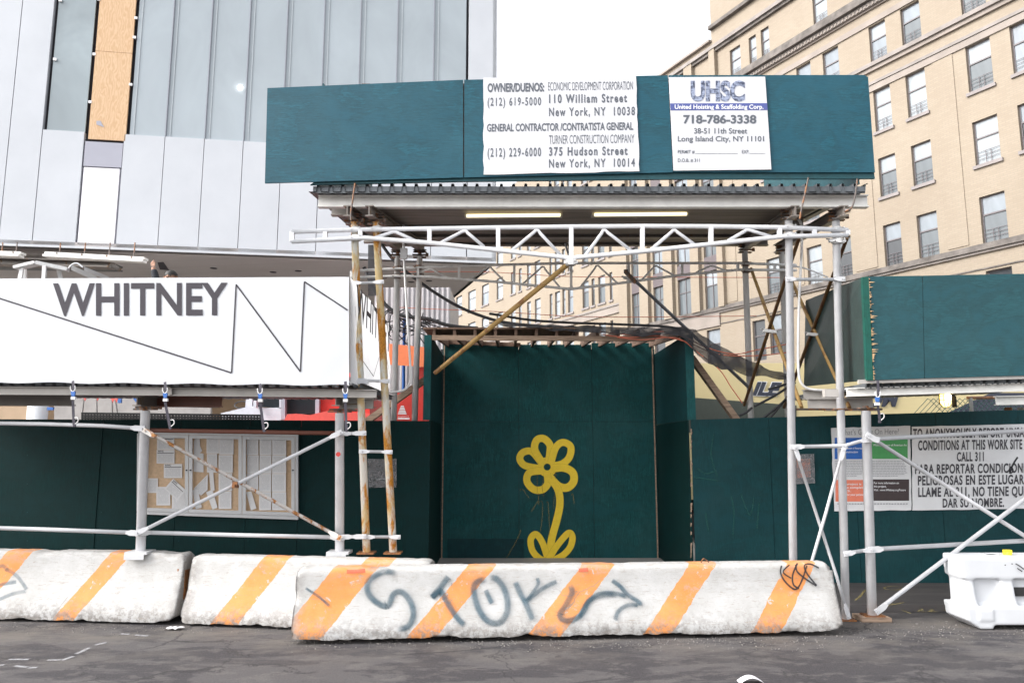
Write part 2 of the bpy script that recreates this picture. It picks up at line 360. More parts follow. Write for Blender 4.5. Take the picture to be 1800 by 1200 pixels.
# brick wall: coordinates along the facade
D = Vector((-0.45718342, 0.88937243, 0)); NO = Vector((-0.88937243, -0.45718342, 0)); Q = Vector((21.97090541, 33.0, 0))
def FP(u, z, off=0.): p = Q + D * u + NO * off; return Vector((p.x, p.y, z))
def UZ(x, y):
    p = PL(x, y, Q, NO); return (p - Q).dot(D), p.z
def brick():
    m = NT("buff_brick"); pos = m.n("NewGeometry").outputs["Position"]
    dt = m.n("VectorMath", operation='DOT_PRODUCT'); m.l(pos, dt.inputs[0]); dt.inputs[1].default_value = D
    cb = m.n("CombineXYZ"); m.l(dt.outputs["Value"], cb.inputs[0]); m.l(m.sep(pos)[2], cb.inputs[1])
    b = m.n("TexBrick"); m.l(cb.outputs[0], b.inputs["Vector"]); b.inputs["Scale"].default_value = 1; b.inputs["Brick Width"].default_value = .30; b.inputs["Row Height"].default_value = .10
    b.inputs["Mortar Size"].default_value = .014; b.inputs["Color1"].default_value = (.27, .222, .168, 1); b.inputs["Color2"].default_value = (.30, .25, .192, 1); b.inputs["Mortar"].default_value = (.25, .21, .165, 1); b.inputs["Bias"].default_value = -.1
    f = m.noise(m.co("Position", scale=(1, 1, .6)), .35, 6, .65, .6); g = m.noise(m.co("Position", scale=(1, 1, .25)), .5, 5, .7)
    c = m.mix(m.math('MULTIPLY', m.ramp(f, .4, .75), .35), b.outputs["Color"], (.20, .155, .115))
    c = m.mix(m.math('MULTIPLY', m.ramp(g, .60, .75), .4), c, (.30, .25, .20))
    return m.done(c, .85)
M['brick'] = brick()
M['stone'] = speckle("grey_limestone_trim", (.23, .205, .19), .22, 1.2, .85, detail=8)
M['stone_dirty'] = speckle("soot_stained_cornice", (.13, .115, .105), .5, 1.6, .9, detail=8)
M['stone_pale'] = speckle("pale_limestone_band", (.25, .215, .19), .15, .8, .85, detail=7)
M['sill'] = speckle("stone_sill", (.23, .205, .20), .12, 2, .85)
M['sash'] = plain("dark_bronze_sash", (.12, .105, .11), .5)
M['spandrel'] = plain("brown_metal_spandrel", (.10, .08, .085), .6)
for k, c in dict(a=(.20, .225, .25), b=(.105, .12, .13), c=(.045, .048, .053), d=(.27, .295, .315)).items(): M['pane_' + k] = glassy("window_pane_tone_" + k, c, .06, .45, .3)

def asphalt():
    m = NT("patched_asphalt"); p = m.co("Position"); f = m.noise(p, 62, 7, .82); f2 = m.noise(m.co("Position", scale=(.5, 1.1, 1)), 1.3, 8, .66, .5); f3 = m.noise(m.co("Position", scale=(1, 2.4, 1)), 3.6, 7, .68, .4)
    c = m.ramp(f, .34, .68, (.011, .0098, .0118), (.068, .061, .066))
    c = m.mix(m.math('MULTIPLY', m.ramp(f2, .49, .525), .62), c, m.ramp(f, .34, .68, (.06, .055, .056), (.135, .124, .122)))
    c = m.mix(m.math('MULTIPLY', m.ramp(m.noise(m.co("Position", scale=(1, 2.2, 1)), 2.4, 9, .74, .3), .525, .58), .45), c, m.ramp(f, .34, .68, (.085, .078, .074), (.165, .150, .142)))
    y = m.sep(p)[1]; near = m.n("MapRange"); m.l(y, near.inputs[0]); near.inputs[1].default_value = 6.9; near.inputs[2].default_value = 8.2
    dust = m.math('MULTIPLY', near.outputs[0], m.ramp(m.noise(m.co("Position", scale=(.6, 1, 1)), 2.1, 8, .7), .44, .62))
    c = m.mix(m.math('MULTIPLY', dust, .85), c, (.125, .110, .098))
    v = m.n("TexVoronoi", feature='DISTANCE_TO_EDGE'); w = m.noise(p, 2.5, 5, .6); ad = m.n("VectorMath", operation='ADD'); m.l(p, ad.inputs[0])
    cw = m.n("VectorMath", operation='SCALE'); m.l(w, cw.inputs[0]); cw.inputs["Scale"].default_value = .9; m.l(cw.outputs[0], ad.inputs[1]); m.l(ad.outputs[0], v.inputs["Vector"]); v.inputs["Scale"].default_value = .75
    crack = m.math('MULTIPLY', m.math('LESS_THAN', v.outputs["Distance"], .013), m.ramp(m.noise(p, .9, 3), .47, .53))
    c = m.mix(m.math('MULTIPLY', crack, .6), c, (.014, .012, .014))
    h = m.math('ADD', m.math('MULTIPLY', f, .35), m.math('ADD', f2, m.math('MULTIPLY', f3, .6))); m.bump(h, .55, .03)
    return m.done(c, .85)
M['asphalt'] = asphalt()
def walk():
    m = NT("worn_dark_pavement"); p = m.co("Position"); f = m.noise(p, 50, 7, .8); f2 = m.noise(m.co("Position", scale=(.35, 1.4, 1)), 2.2, 7, .65)
    c = m.ramp(f, .3, .7, (.027, .0235, .0245), (.046, .0415, .0415)); c = m.mix(m.math('MULTIPLY', m.ramp(f2, .45, .66), .6), c, (.066, .058, .053))
    y = m.sep(p)[1]; ln = m.math('LESS_THAN', m.math('FRACT', m.math('MULTIPLY', m.math('ADD', y, m.math('MULTIPLY', f2, .06)), 1.55)), .035)
    c = m.mix(m.math('MULTIPLY', ln, .35), c, (.15, .135, .135)); m.bump(f, .3, .01); return m.done(c, .85)
M['walk'] = walk()

# ------------------------------------------------------------------ setting: ground
def grid_sheet(x0, x1, y0, y1, nx, ny, z): return MB().sheet([[(x0 + (x1 - x0) * i / nx, y1 + (y0 - y1) * j / ny, z) for i in range(nx + 1)] for j in range(ny + 1)], smooth=False)
tag(MB().prism([(-400, -60, -.4), (400, -60, -.4), (400, 600, -.4), (-400, 600, -.4)], (0, 0, .4)).build("road", M['asphalt']), kind="structure")
w_ = MB(); w_.poly([(-60, 9.42, .004), (60, 9.42, .004), (60, 9.62, .05), (-60, 9.62, .05)]); w_.poly([(-60, 9.62, .05), (60, 9.62, .05), (60, 14, .05), (-60, 14, .05)])
tag(w_.build("pavement", M['walk']), kind="structure")
yard = MB(); yard.poly([(-60, 11.6, .056), (26, 11.6, .056), (12, 60, .056), (-60, 60, .056)])
tag(yard.build('bounce_site_ground', speckle('pale_light_bounce_yard', (.36, .34, .32), .2, .6, .85)), kind='structure')  # unseen yard surface, added pale to bounce light up onto the soffit
mk = MB()
def gpt(x, y, z=.006): return G(x, y, z)
for a, b in [((212, 1113), (228, 1114)), ((236, 1115), (262, 1117)), ((166, 1133), (188, 1128)), ((133, 1149), (158, 1137)), ((83, 1159), (108, 1159)), ((108, 1160), (130, 1152)), ((14, 1158), (52, 1158)), ((26, 1169), (48, 1172)), ((48, 1173), (66, 1172)), ((-10, 1168), (8, 1168))]:
    p, q = gpt(*a), gpt(*b); mk.ribbon([p + (q - p) * t / 4 for t in range(5)], .085, (0, 0, 1))
tag(mk.build("road_marking", M['chalk_white']), kind="structure")
mk = MB(); gz = .054
def circ(cx, cy, rx, ry, n=18): return [gpt(cx + rx * cos(2 * pi * k / n), cy + ry * sin(2 * pi * k / n), gz) for k in range(n)]
mk.ribbon(circ(1570, 1033, 16, 3.2), .05, (0, 0, 1), closed=True)
for pts in ([(1502, 1055), (1512, 1047), (1522, 1035)], [(1555, 1062), (1578, 1060)], [(1558, 1064), (1590, 1058)], [(1585, 1071), (1602, 1078)], [(1612, 1069), (1622, 1070), (1614, 1074), (1628, 1074)], [(1630, 1070), (1640, 1071), (1632, 1074), (1650, 1074)], [(1656, 1067), (1668, 1069), (1660, 1072), (1672, 1070)]):
    mk.ribbon(crom([gpt(x, y, gz) for x, y in pts]), .045, (0, 0, 1))
tag(mk.build("pavement_marking", M['chalk_yellow']), kind="structure")
gr = MB()
for _ in range(1500):
    t = random.random()
    if t < .55: x, y = random.uniform(500, 1490), random.gauss(1128, 7)
    elif t < .75: x, y = random.uniform(0, 520), random.gauss(1103, 5)
    else: x, y = random.uniform(1440, 1800), random.gauss(1108, 10)
    y = max(1092, min(1170, y)); c = G(x, y, 0); r = random.uniform(.003, .011)
    pts = [c + Vector((r * cos(a + random.uniform(-.4, .4)), r * .8 * sin(a), random.uniform(0, .003))) for a in (0, 1.57, 3.14, 4.71)]
    top = c + Vector((0, 0, r * 1.1)); i = len(gr.v); gr.v += pts + [top]
    for k in range(4): gr.f.append([i + k, i + (k + 1) % 4, i + 4]); gr.m.append(random.choice((0, 0, 1))); gr.s.append(False)
tag(gr.build("gravel", [speckle("grey_grit", (.09, .082, .078), .3, 20), speckle("pale_grit", (.19, .172, .155), .2, 20)]), "loose grit along the foot of the barriers", "gravel", kind="stuff")

# ------------------------------------------------------------------ concrete barriers
def barrier_mat(name, stripes, L=5.):
    m = NT(name); oc = m.co("Object"); xyz = m.sep(oc); w = m.noise(oc, 14, 5, .6); wob = m.math('MULTIPLY', m.math('SUBTRACT', w, .5), .05)
    tot = None
    for x, slope, half in stripes:
        d = m.math('ABSOLUTE', m.math('ADD', m.math('SUBTRACT', m.math('SUBTRACT', xyz[0], m.math('MULTIPLY', xyz[2], slope)), x), wob))
        k = m.math('LESS_THAN', d, half); tot = k if tot is None else m.math('MAXIMUM', tot, k)
    f1 = m.noise(oc, 3, 7, .7); f2 = m.noise(oc, 24, 6, .7); f3 = m.noise(m.co("Object", scale=(1, 1, 3)), 7, 7, .7, .6)
    white = m.ramp(f1, .3, .72, (.385, .375, .36), (.51, .505, .50))
    orange = m.ramp(f1, .3, .7, (.60, .215, .055), (.68, .29, .10))
    chip = m.ramp(m.noise(oc, 9, 8, .75, .4), .615, .635)
    c = m.mix(m.math('MULTIPLY', tot, m.math('SUBTRACT', 1., m.math('MULTIPLY', chip, .95))), white, orange)
    low = m.n("MapRange"); m.l(xyz[2], low.inputs[0]); low.inputs[1].default_value = .27; low.inputs[2].default_value = .05
    bare = m.math('MULTIPLY', low.outputs[0], m.ramp(m.noise(oc, 13, 8, .8), .47, .53)); c = m.mix(m.math('MULTIPLY', bare, .9), c, m.ramp(f2, .35, .65, (.15, .135, .125), (.31, .285, .265)))
    scr = m.noise(m.co("Object", scale=(1.2, 1, 9), rot=(0, .25, 0)), 6, 6, .75, 1.5); c = m.mix(m.math('MULTIPLY', m.ramp(scr, .575, .60), .5), c, (.27, .215, .165))
    fl = m.noise(oc, 5.5, 8, .78); c = m.mix(m.math('MULTIPLY', m.ramp(fl, .585, .61), .45), c, (.33, .315, .30))
    tp = m.n("MapRange"); m.l(xyz[2], tp.inputs[0]); tp.inputs[1].default_value = .60; tp.inputs[2].default_value = .75
    c = m.mix(m.math('MULTIPLY', m.math('MULTIPLY', tp.outputs[0], m.ramp(f3, .46, .60)), .55), c, (.30, .285, .27))
    pit = m.ramp(m.noise(oc, 70, 3, .6), .68, .73); c = m.mix(m.math('MULTIPLY', pit, .5), c, (.15, .135, .125))
    ex = m.math('MINIMUM', xyz[0], m.math('SUBTRACT', L, xyz[0])); em = m.n("MapRange"); m.l(ex, em.inputs[0]); em.inputs[1].default_value = .16; em.inputs[2].default_value = .01
    c = m.mix(m.math('MULTIPLY', m.math('MULTIPLY', em.outputs[0], m.ramp(m.noise(oc, 6, 7, .75), .45, .50)), .85), c, m.ramp(f2, .35, .65, (.17, .155, .145), (.33, .31, .29)))
    at = m.n("Attribute", attribute_name="chipped"); c = m.mix(m.math('MULTIPLY', at.outputs["Fac"], m.ramp(f2, .38, .55)), c, (.26, .24, .22))
    g = m.noise(m.co("Object", scale=(.6, 1, 2)), 2.4, 6, .7); c = m.mix(m.math('MULTIPLY', m.ramp(g, .58, .74), .30), c, (.33, .31, .28))
    v = m.n("TexVoronoi", feature='DISTANCE_TO_EDGE'); ad = m.n("VectorMath", operation='ADD'); m.l(oc, ad.inputs[0]); sc = m.n("VectorMath", operation='SCALE'); m.l(m.noise(oc, 3, 4), sc.inputs[0]); sc.inputs["Scale"].default_value = .5
    m.l(sc.outputs[0], ad.inputs[1]); m.l(ad.outputs[0], v.inputs["Vector"]); v.inputs["Scale"].default_value = .9
    cr = m.math('MULTIPLY', m.math('LESS_THAN', v.outputs["Distance"], .0035), m.ramp(m.noise(oc, 1.1, 3), .57, .62)); c = m.mix(m.math('MULTIPLY', cr, .7), c, (.22, .19, .17))
    m.bump(m.math('ADD', f2, m.math('MULTIPLY', m.noise(oc, 90, 4, .7), .5)), .4, .010)
    return m.done(c, .85)

PROF = [(-.285, 0), (-.29, .05), (-.285, .11), (-.255, .20), (-.215, .32), (-.175, .44), (-.15, .56), (-.135, .68), (-.125, .735), (-.10, .762), (-.03, .768), (.03, .768), (.10, .762), (.125, .735), (.15, .56), (.215, .32), (.285, .11), (.285, 0)]
def barrier(label, A, B, stripes, seed, ends=(1, 1), hs=1.0, dens=44, lift=.02):
    """A, B: centre line ends on the ground"""
    A, B = Vector(A), Vector(B); ax = (B - A).normalized(); L = (B - A).length; sd = Vector((ax.y, -ax.x, 0))   # sd: towards camera
    fine = []
    for (a, b), (c, e) in zip(PROF[:-1], PROF[1:]):
        n = max(1, int(sqrt((a - c) ** 2 + (b - e) ** 2) / .024)); fine += [(a + (c - a) * k / n, b + (e - b) * k / n) for k in range(n)]
    fine.append(PROF[-1]); N = int(L * dens); root = A + Vector((0, 0, 0)); mb = MB(); grid = []; chip = []
    for i in range(N + 1):
        x = L * i / N; row = []
        for px, pz in fine:
            e0 = min(x, L - x); s = sd * -px; z = pz * hs + lift
            q = Vector((x * 1.7 + seed * 9, px * 3, pz * 3)); nz = noise.noise(q * 1.6) * .5 + noise.noise(q * 5) * .3 + noise.noise(q * 13) * .2
            dmg = 0; hf = noise.noise(Vector((x * 9 + seed, px * 9, pz * 9)))
            if pz < .15: dmg += (1 - pz / .15) * (.010 + .030 * max(0, noise.noise(Vector((x * 1.3 + seed, 3, 1)))) + .03 * max(0, hf))
            if pz > .725: dmg += .002 + .075 * max(0, noise.noise(Vector((x * 1.9 + seed * 3, 8, 2))) - .30) + .012 * max(0, hf - .1)
            if e0 < .055: dmg += (1 - e0 / .055) * (.004 + .05 * max(0, noise.noise(Vector((seed, pz * 5, x * 3))) + .1) + .02 * max(0, hf))
            if e0 < .06 and (pz > .70 or pz < .06): dmg += (.06 - e0) * (.3 + 1.2 * max(0, noise.noise(Vector((seed * 2, pz, x)))))
            d = dmg * (.55 + 1.3 * abs(nz)) + (nz * .0025)
            p = A + ax * x + s + Vector((0, 0, z)); c = A + ax * min(max(x, .10), L - .10) + Vector((0, 0, .38 * hs + lift))
            dv = (c - p); dv = dv.normalized() * d if dv.length > 1e-5 else Vector()
            if pz < .001: dv = dv + Vector((0, 0, .035 * max(0, noise.noise(Vector((x * 2.1 + seed, 0, 5))) * 1.4) + .012 * abs(noise.noise(Vector((x * 11, seed, 0))))))
            row.append(p + dv); chip.append(min(1, max(0, (d - .012) / .03)))
        grid.append(row)
    mb.sheet(grid)
    nc = len(fine)
    for base in (0, N * nc): mb.f.append([base + k for k in range(nc)]); mb.m.append(0); mb.s.append(False)
    mb.uv = {}
    o = mb.build("concrete_barrier", barrier_mat("painted_concrete", stripes, L), loc=root)
    at = o.data.attributes.new("chipped", 'FLOAT', 'POINT'); at.data.foreach_set("value", chip + [0] * (len(o.data.vertices) - len(chip)))
    tag(o, label, "barrier", "striped concrete barriers along the kerb"); return o, A, ax, sd
def bar_stripes(A, pairs, Yt, Yb, hs=1.):
    out = []
    for (xt0, xt1, yt), (xb0, xb1, yb) in pairs:
        t0, t1, b0, b1 = P(xt0, yt, Yt), P(xt1, yt, Yt), P(xb0, yb, Yb), P(xb1, yb, Yb)
        tc, bc = (t0 + t1) / 2, (b0 + b1) / 2; sl = (tc.x - bc.x) / (tc.z - bc.z)
        out.append((bc.x - A.x - sl * (bc.z - A.z), sl, ((t1.x - t0.x) + (b1.x - b0.x)) / 4))
    return out
Af, Bf = G(510, 1134), G(1483, 1117)
dB = (Bf - Af).normalized(); nB = Vector((-dB.y, dB.x, 0))
A1 = Af + nB * .285; B1 = Bf + nB * .285
main, bA, bax, bsd = barrier("striped concrete barrier tagged with smoky blue graffiti, set ahead of the others", A1, B1,
    bar_stripes(A1, [((583, 668, 1000), (510, 578, 1100)), ((822, 863, 998), (707, 767, 1122)), ((1020, 1077, 998), (923, 985, 1120)), ((1215, 1269, 991), (1137, 1182, 1116)), ((1397, 1447, 990), (1332, 1389, 1111))], 8.25, 8.05), 1.3, hs=.915, lift=.035)
A2 = G(-330, 1085) + Vector((0, .285, 0)); B2 = G(309, 1099) + Vector((0, .285, 0))
b2 = barrier("striped concrete barrier under the white banner with a single white post standing on it", A2, B2,
    bar_stripes(A2, [((193, 230, 972), (85, 127, 1090)), ((3, 50, 966), (-105, -55, 1085)), ((-150, -105, 960), (-260, -215, 1083))], 8.95, 8.8), 4.1, hs=.985)
A3 = G(315, 1100) + Vector((0, .285, 0)); B3 = G(755, 1117) + Vector((0, .285, 0)); A3.x += .045
b3 = barrier("striped concrete barrier carrying the two rusty posts, part hidden by the tagged barrier", A3, B3,
    bar_stripes(A3, [((463, 510, 984), (367, 417, 1102)), ((640, 690, 990), (540, 590, 1107))], 8.85, 8.7), 7.7, hs=.955)
# graffiti on the main barrier: strokes lie a few millimetres off its sloped face
fq = Af + nB * .045 + Vector((0, 0, .11 * .915 + .035)); tq = Af + nB * .16 + Vector((0, 0, .735 * .915 + .035))
fn = dB.cross((tq - fq).normalized()).normalized(); fn = fn if fn.y < 0 else -fn
def face_at(px, py, off=.012):
    r = ray(px, py)
    # piecewise face: find x and z on the profile by stepping the plane
    p = PL(px, py, fq, fn)
    for _ in range(6):
        z = max(0, min(.735, (p.z - .035) / .915)); off_y = None
        for (a, b), (c, e) in zip(PROF[:9], PROF[1:9]):
            if b <= z <= e: off_y = a + (c - a) * (z - b) / max(1e-6, e - b)
        if off_y is None: off_y = -.125
        q = A1 - nB * (-off_y) ; p = PL(px, py, q, nB)
    return p - nB * off
SP = lambda x, y: (500 + x / 3, 940 + y / 3)
S2 = lambda x, y: (1000 + x / 3.6, 940 + y / 3.6)
gbs = [MB(), MB(), MB(), MB()]; goff = [.012]
def stroke(pts, w, conv=SP, mb=None, m=0):
    goff[0] += .0004
    if m == 0: gbs[3].ribbon(crom([face_at(*conv(*p), goff[0]) for p in pts], n=6), w * 1.5, -nB); goff[0] += .0004
    gbs[m].ribbon(crom([face_at(*conv(*p), goff[0]) for p in pts], n=6), w * (.74 if m == 0 else 1), -nB)
stroke([(600, 205), (530, 190), (450, 235), (440, 300), (490, 355), (545, 372), (575, 310), (620, 300), (665, 350), (680, 420), (650, 480), (580, 495)], .115)
stroke([(868, 215), (830, 265), (775, 330)], .12); stroke([(770, 335), (820, 290), (850, 340), (900, 420), (955, 480)], .10)
stroke([(1075, 225), (1010, 250), (1000, 310), (1030, 400), (1080, 455), (1140, 455), (1175, 390), (1165, 300), (1120, 230), (1070, 225)], .12)
stroke([(1060, 285), (1075, 320), (1095, 360)], .09)
stroke([(1215, 240), (1240, 300), (1268, 350), (1290, 400), (1310, 450)], .11); stroke([(1330, 220), (1335, 260), (1280, 340)], .07); stroke([(1440, 240), (1360, 280), (1270, 350)], .085)
stroke([(1500, 250), (1515, 300), (1480, 370), (1450, 420), (1490, 450), (1560, 420), (1610, 340), (1690, 310), (1760, 315)], .11)
stroke([(110, 275), (180, 320), (240, 372)], .045)
stroke([(265, 280), (320, 320), (370, 375), (440, 420), (450, 450)], .085, S2); stroke([(60, 530), (110, 430), (190, 370), (290, 365), (370, 390)], .085, S2); stroke([(440, 440), (370, 440), (310, 480), (290, 540)], .085, S2)
for a, b in (((330, 190), (428, 185)), ((1550, 183), (1600, 180))): stroke([a, ((a[0] + b[0]) / 2, a[1] - 1), b], .05, SP, None, 1)
stroke([(1340, 190), (1335, 240), (1370, 300), (1430, 340), (1470, 280), (1500, 190)], .022, S2, None, 2); stroke([(1390, 185), (1350, 230), (1400, 270)], .018, S2, None, 2)
stroke([(1440, 175), (1410, 250), (1415, 310), (1450, 335)], .022, S2, None, 2); stroke([(1430, 185), (1440, 230), (1500, 280), (1560, 318)], .022, S2, None, 2); stroke([(1575, 205), (1520, 180), (1485, 190), (1500, 240), (1560, 315)], .022, S2, None, 2)
for g_mb, nm, mt in zip(gbs, ("graffiti", "red_dash", "black_tag", "spray_haze"), (M['spray_blue'], decal("faded_red_paint", (.70, .12, .07), .2, .8, .4), M['spray_black'], M['spray_haze'])):
    o = g_mb.build(nm, mt, parent=main)
    for v in o.data.vertices: v.co -= main.location
# tag on the far-left barrier
gl = MB()
for pts in ([(-10, 998), (5, 994), (14, 1003)], [(8, 998), (30, 1012), (48, 1037)], [(-10, 1057), (20, 1044), (48, 1038)], [(-8, 1030), (10, 1025), (30, 1022)]):
    gl.ribbon(crom([P(x, y, 8.735) - Vector((0, .0, 0)) for x, y in pts]), .06, (0, -1, 0))
g2 = gl.build("graffiti", M['spray_blue'], parent=b2[0])
for v in g2.data.vertices: v.co -= b2[0].location
pn_ = MB(); c = P(323, 1000, 8.98); pn_.box((c.x - .05, c.y - .06, .25), (c.x + .05, c.y + .06, c.z)); pn_.tube([(c.x - .02, c.y - .09, .3), (c.x - .02, c.y - .09, c.z + .02)], .018, 8)
tag(pn_.build("connecting_pin", M['rusted'], loc=(c.x, c.y, .25)), "rusty steel connecting pin in the gap between two striped barriers", "steel pin")
# bent rebar loops and drops on top
rb = MB(); c = P(1237, 988, 8.27); rb.tube(crom([c + Vector((-.03, 0, .0)), c + Vector((-.01, -.02, .04)), c + Vector((.02, 0, .03)), c + Vector((.05, -.02, .005))]), .007, 8)
r3 = rb.build("lifting_loop", M['rusted'], parent=main)
for v in r3.data.vertices: v.co -= main.location

# ------------------------------------------------------------------ plywood hoardings (fence) left and right of the alcove
YF = 11.1
def hoarding(label, edges, top, ybot_z=.03, mat=None, name="plywood_hoarding"):
    x0 = edges[0]; t = thing(name, label, "hoarding", P(edges[0], 900, YF) * 1.0)
    t.location.z = 0; t.location.y = YF
    for i, (a, b) in enumerate(zip(edges[:-1], edges[1:])):
        za, zb = P(a, top(a), YF).z, P(b, top(b), YF).z; xa, xb = P(a, 740, YF).x + .003, P(b, 740, YF).x - .003
        dy = random.uniform(-.006, .006)
        MB().prism([(xa, YF + dy, zb * 0 + za), (xb, YF + dy, zb), (xb, YF + dy, ybot_z), (xa, YF + dy, ybot_z)], (0, .018, 0), uv=False).build("plywood_panel", mat or M['ply_fence'], root=t)
    sw = MB()
    for a, b in zip(edges[:-1], edges[1:]):
        for x in (b - 4,):
            for y in (752, 800, 850, 900, 950, 1000): c_ = P(x, y, YF - .008); sw.tube([c_ + Vector((0, .01, 0)), c_ + Vector((0, -.003, 0))], .0075, 6)
    sw.build("screw_head", M['ply_fence_b'], root=t)
    st = MB()
    for x in edges[1:-1]: X = P(x, 740, YF).x; st.box((X - .02, YF + .03, .05), (X + .02, YF + .10, 2.3))
    st.build("stud_frame", M['wood_dark'], root=t)
    return t
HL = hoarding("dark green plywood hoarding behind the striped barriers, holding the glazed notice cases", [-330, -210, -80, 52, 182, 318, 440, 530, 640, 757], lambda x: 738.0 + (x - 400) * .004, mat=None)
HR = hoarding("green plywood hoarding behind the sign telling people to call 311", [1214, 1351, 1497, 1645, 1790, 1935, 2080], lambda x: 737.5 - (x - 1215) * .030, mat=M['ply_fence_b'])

pr_ = MB()
for pts in ([(1255, 760), (1250, 800), (1262, 840)], [(1225, 822), (1240, 832), (1256, 828)], [(1285, 868), (1290, 900), (1288, 945)], [(1302, 866), (1318, 905), (1326, 870)], [(1218, 838), (1265, 845)], [(1240, 900), (1246, 935)], [(1335, 880), (1330, 930)]): pr_.ribbon(crom([P(x, y, YF - .018) for x, y in pts]), .035, (0, -1, 0))
pr_.build("paint_runs", decal("light_green_brush_runs", (.01, .10, .075), .5, .55, .7, 20), root=HR)
pe = MB()
for y in [600 + 5 * k for k in range(76)]:
    if random.random() < .42 and y > 740: w_p = random.uniform(1, 4); pe.prism([P(1214, y - 2, YF - .012), P(1214 + w_p, y - 1, YF - .012), P(1214 + w_p * .6, y + 4, YF - .012), P(1214, y + 5, YF - .012)], (0, .004, 0))
pe.build("peeled_edge", M['wood'], root=HR)
# ------------------------------------------------------------------ alcove with the yellow flower
YA, YK = 11.13, 13.5
al = thing("plywood_alcove", "tall recessed green plywood alcove with a yellow flower painted on its back wall", "enclosure", (P(985, 900, YK).x, YK, 0))
bx = [777, 912, 1041, 1152]; zk = P(900, 606, YK).z; zm = P(900, 741, YK).z
for a, b in zip(bx[:-1], bx[1:]):
    xa, xb = P(a, 700, YK).x + .003, P(b, 700, YK).x - .003; zt = zk + random.uniform(-.03, .05)
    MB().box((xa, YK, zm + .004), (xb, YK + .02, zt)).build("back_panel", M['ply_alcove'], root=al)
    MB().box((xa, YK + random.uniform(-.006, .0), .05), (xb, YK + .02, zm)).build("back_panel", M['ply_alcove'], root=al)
MB().box((P(770, 950, YK).x, YK + .022, .05), (P(1160, 950, YK).x, YK + .03, zk - .08)).build('seam_light_block', M['black'], root=al)  # unseen black sheet, added to stop light showing through the panel seams
MB().box((P(787, 950, YK).x, YK - .02, .05), (P(921, 950, YK).x, YK - .008, P(787, 946, YK).z)).build("patch_panel", M['ply_fence_b'], root=al)
zf = P(900, 589, YA).z; zfm = P(900, 738, YA).z
for xo, xi, xb in ((745, 757, 777), (1220, 1207, 1152)):
    pf, pb = P(xi, 700, YA), P(xb, 700, YK); lo = min
    s = 1 if xb > 900 else -1
    for z0, z1 in ((.05, zfm - .004), (zfm, zf)):
        MB().prism([(pf.x, YA, z0), (pb.x, YK, z0), (pb.x, YK, z1), (pf.x, YA, z1)], (s * .02, 0, 0)).build("side_panel", M['ply_fence_b'] if z0 > 1 else M['ply_fence'], root=al)
    po = P(xo, 650, YA)
    MB().box((min(po.x, pf.x), YA - .02, zfm), (max(po.x, pf.x), YA + .03, zf)).build("corner_post", M['ply_alcove'], root=al)
    e = P(xb - s * 3, 700, YK - .03); MB().box((e.x - .01, YK - .04, .05), (e.x + .01, YK - .015, zk)).build("edge_batten", M['wood'], root=al)
# roof joists, header and boards
x0, x1 = P(752, 580, YA).x, P(1205, 580, YA).x; zj = P(900, 577, YA).z
for k in range(13):
    x = x0 + .1 + (x1 - x0 - .2) * k / 12; MB().bar((x, YA - .05, zj - .08), (x, YK + .25, zj + .12), .045, .13).build("joist", M['wood_dark'], root=al)
MB().box((P(745, 575, YA).x, YA - .09, zj - .025), (P(1010, 575, YA).x, YA + .9, zj + .0)).build("roof_board", M['wood_dark'], root=al)
MB().bar(P(760, 594, YA) + Vector((0, -.03, 0)), P(1150, 596, YA) + Vector((0, -.03, 0)), .04, .075).build("header_beam", M['wood'], root=al)
MB().bar(P(778, 601, YK - .05), P(915, 606, YK - .05), .04, .07).build("rear_ledger", M['wood_dark'], root=al)
# flower
Z6 = lambda x, y: (880 + x / 4.8, 750 + y / 4.8)
fl = MB(); YFl = YK - .016
def fr(pts, w, closed=False, m=0, n=8):
    global YFl
    YFl -= .0006; fl.ribbon(crom([P(*Z6(*p), YFl) for p in pts], closed, n), w * 12.6 / 480, (0, -1, 0), m, closed)
fr([(393 + 56 * cos(a * pi / 6), 338 + 56 * sin(a * pi / 6)) for a in range(12)], 4.6, True)
fr([(335, 290), (262, 208), (190, 215), (162, 268), (205, 325), (325, 350)], 5.1)
fr([(350, 300), (288, 190), (305, 112), (362, 98), (415, 150), (415, 225), (405, 290)], 5.3)
fr([(425, 300), (465, 175), (525, 130), (590, 165), (582, 250), (525, 308), (440, 330)], 5.1)
fr([(440, 350), (535, 345), (608, 385), (615, 460), (560, 512), (485, 495), (405, 410)], 5.6)
fr([(345, 370), (245, 385), (222, 455), (275, 523), (350, 528), (398, 475), (390, 390)], 5.2)
fr([(425, 440), (485, 530), (500, 650), (470, 800), (430, 950), (405, 1150)], 5.3)
fr([(400, 1120), (355, 980), (300, 905), (255, 945), (268, 1040), (330, 1110), (410, 1145)], 4.6)
fr([(400, 1125), (470, 1010), (568, 897), (605, 925), (588, 1010), (520, 1085), (400, 1145)], 4.6)
fr([(360, 1130), (410, 1150), (460, 1130)], 5)
for pts in ([(310, 400), (308, 580)], [(368, 420), (350, 500), (365, 590)], [(320, 550), (322, 660)], [(330, 625), (355, 640), (350, 760), (335, 890)], [(380, 640), (400, 640), (410, 800), (415, 930)], [(160, 540), (190, 530), (240, 600)], [(320, 620), (255, 720)], [(590, 580), (610, 570), (620, 650)], [(455, 560), (445, 690)], [(170, 855), (150, 930), (40, 1120)], [(465, 380), (465, 440)]): fr(pts, .75, m=1)
fl.build("flower_graffiti", [M['yellow_paint'], M['yellow_drip']], root=al)
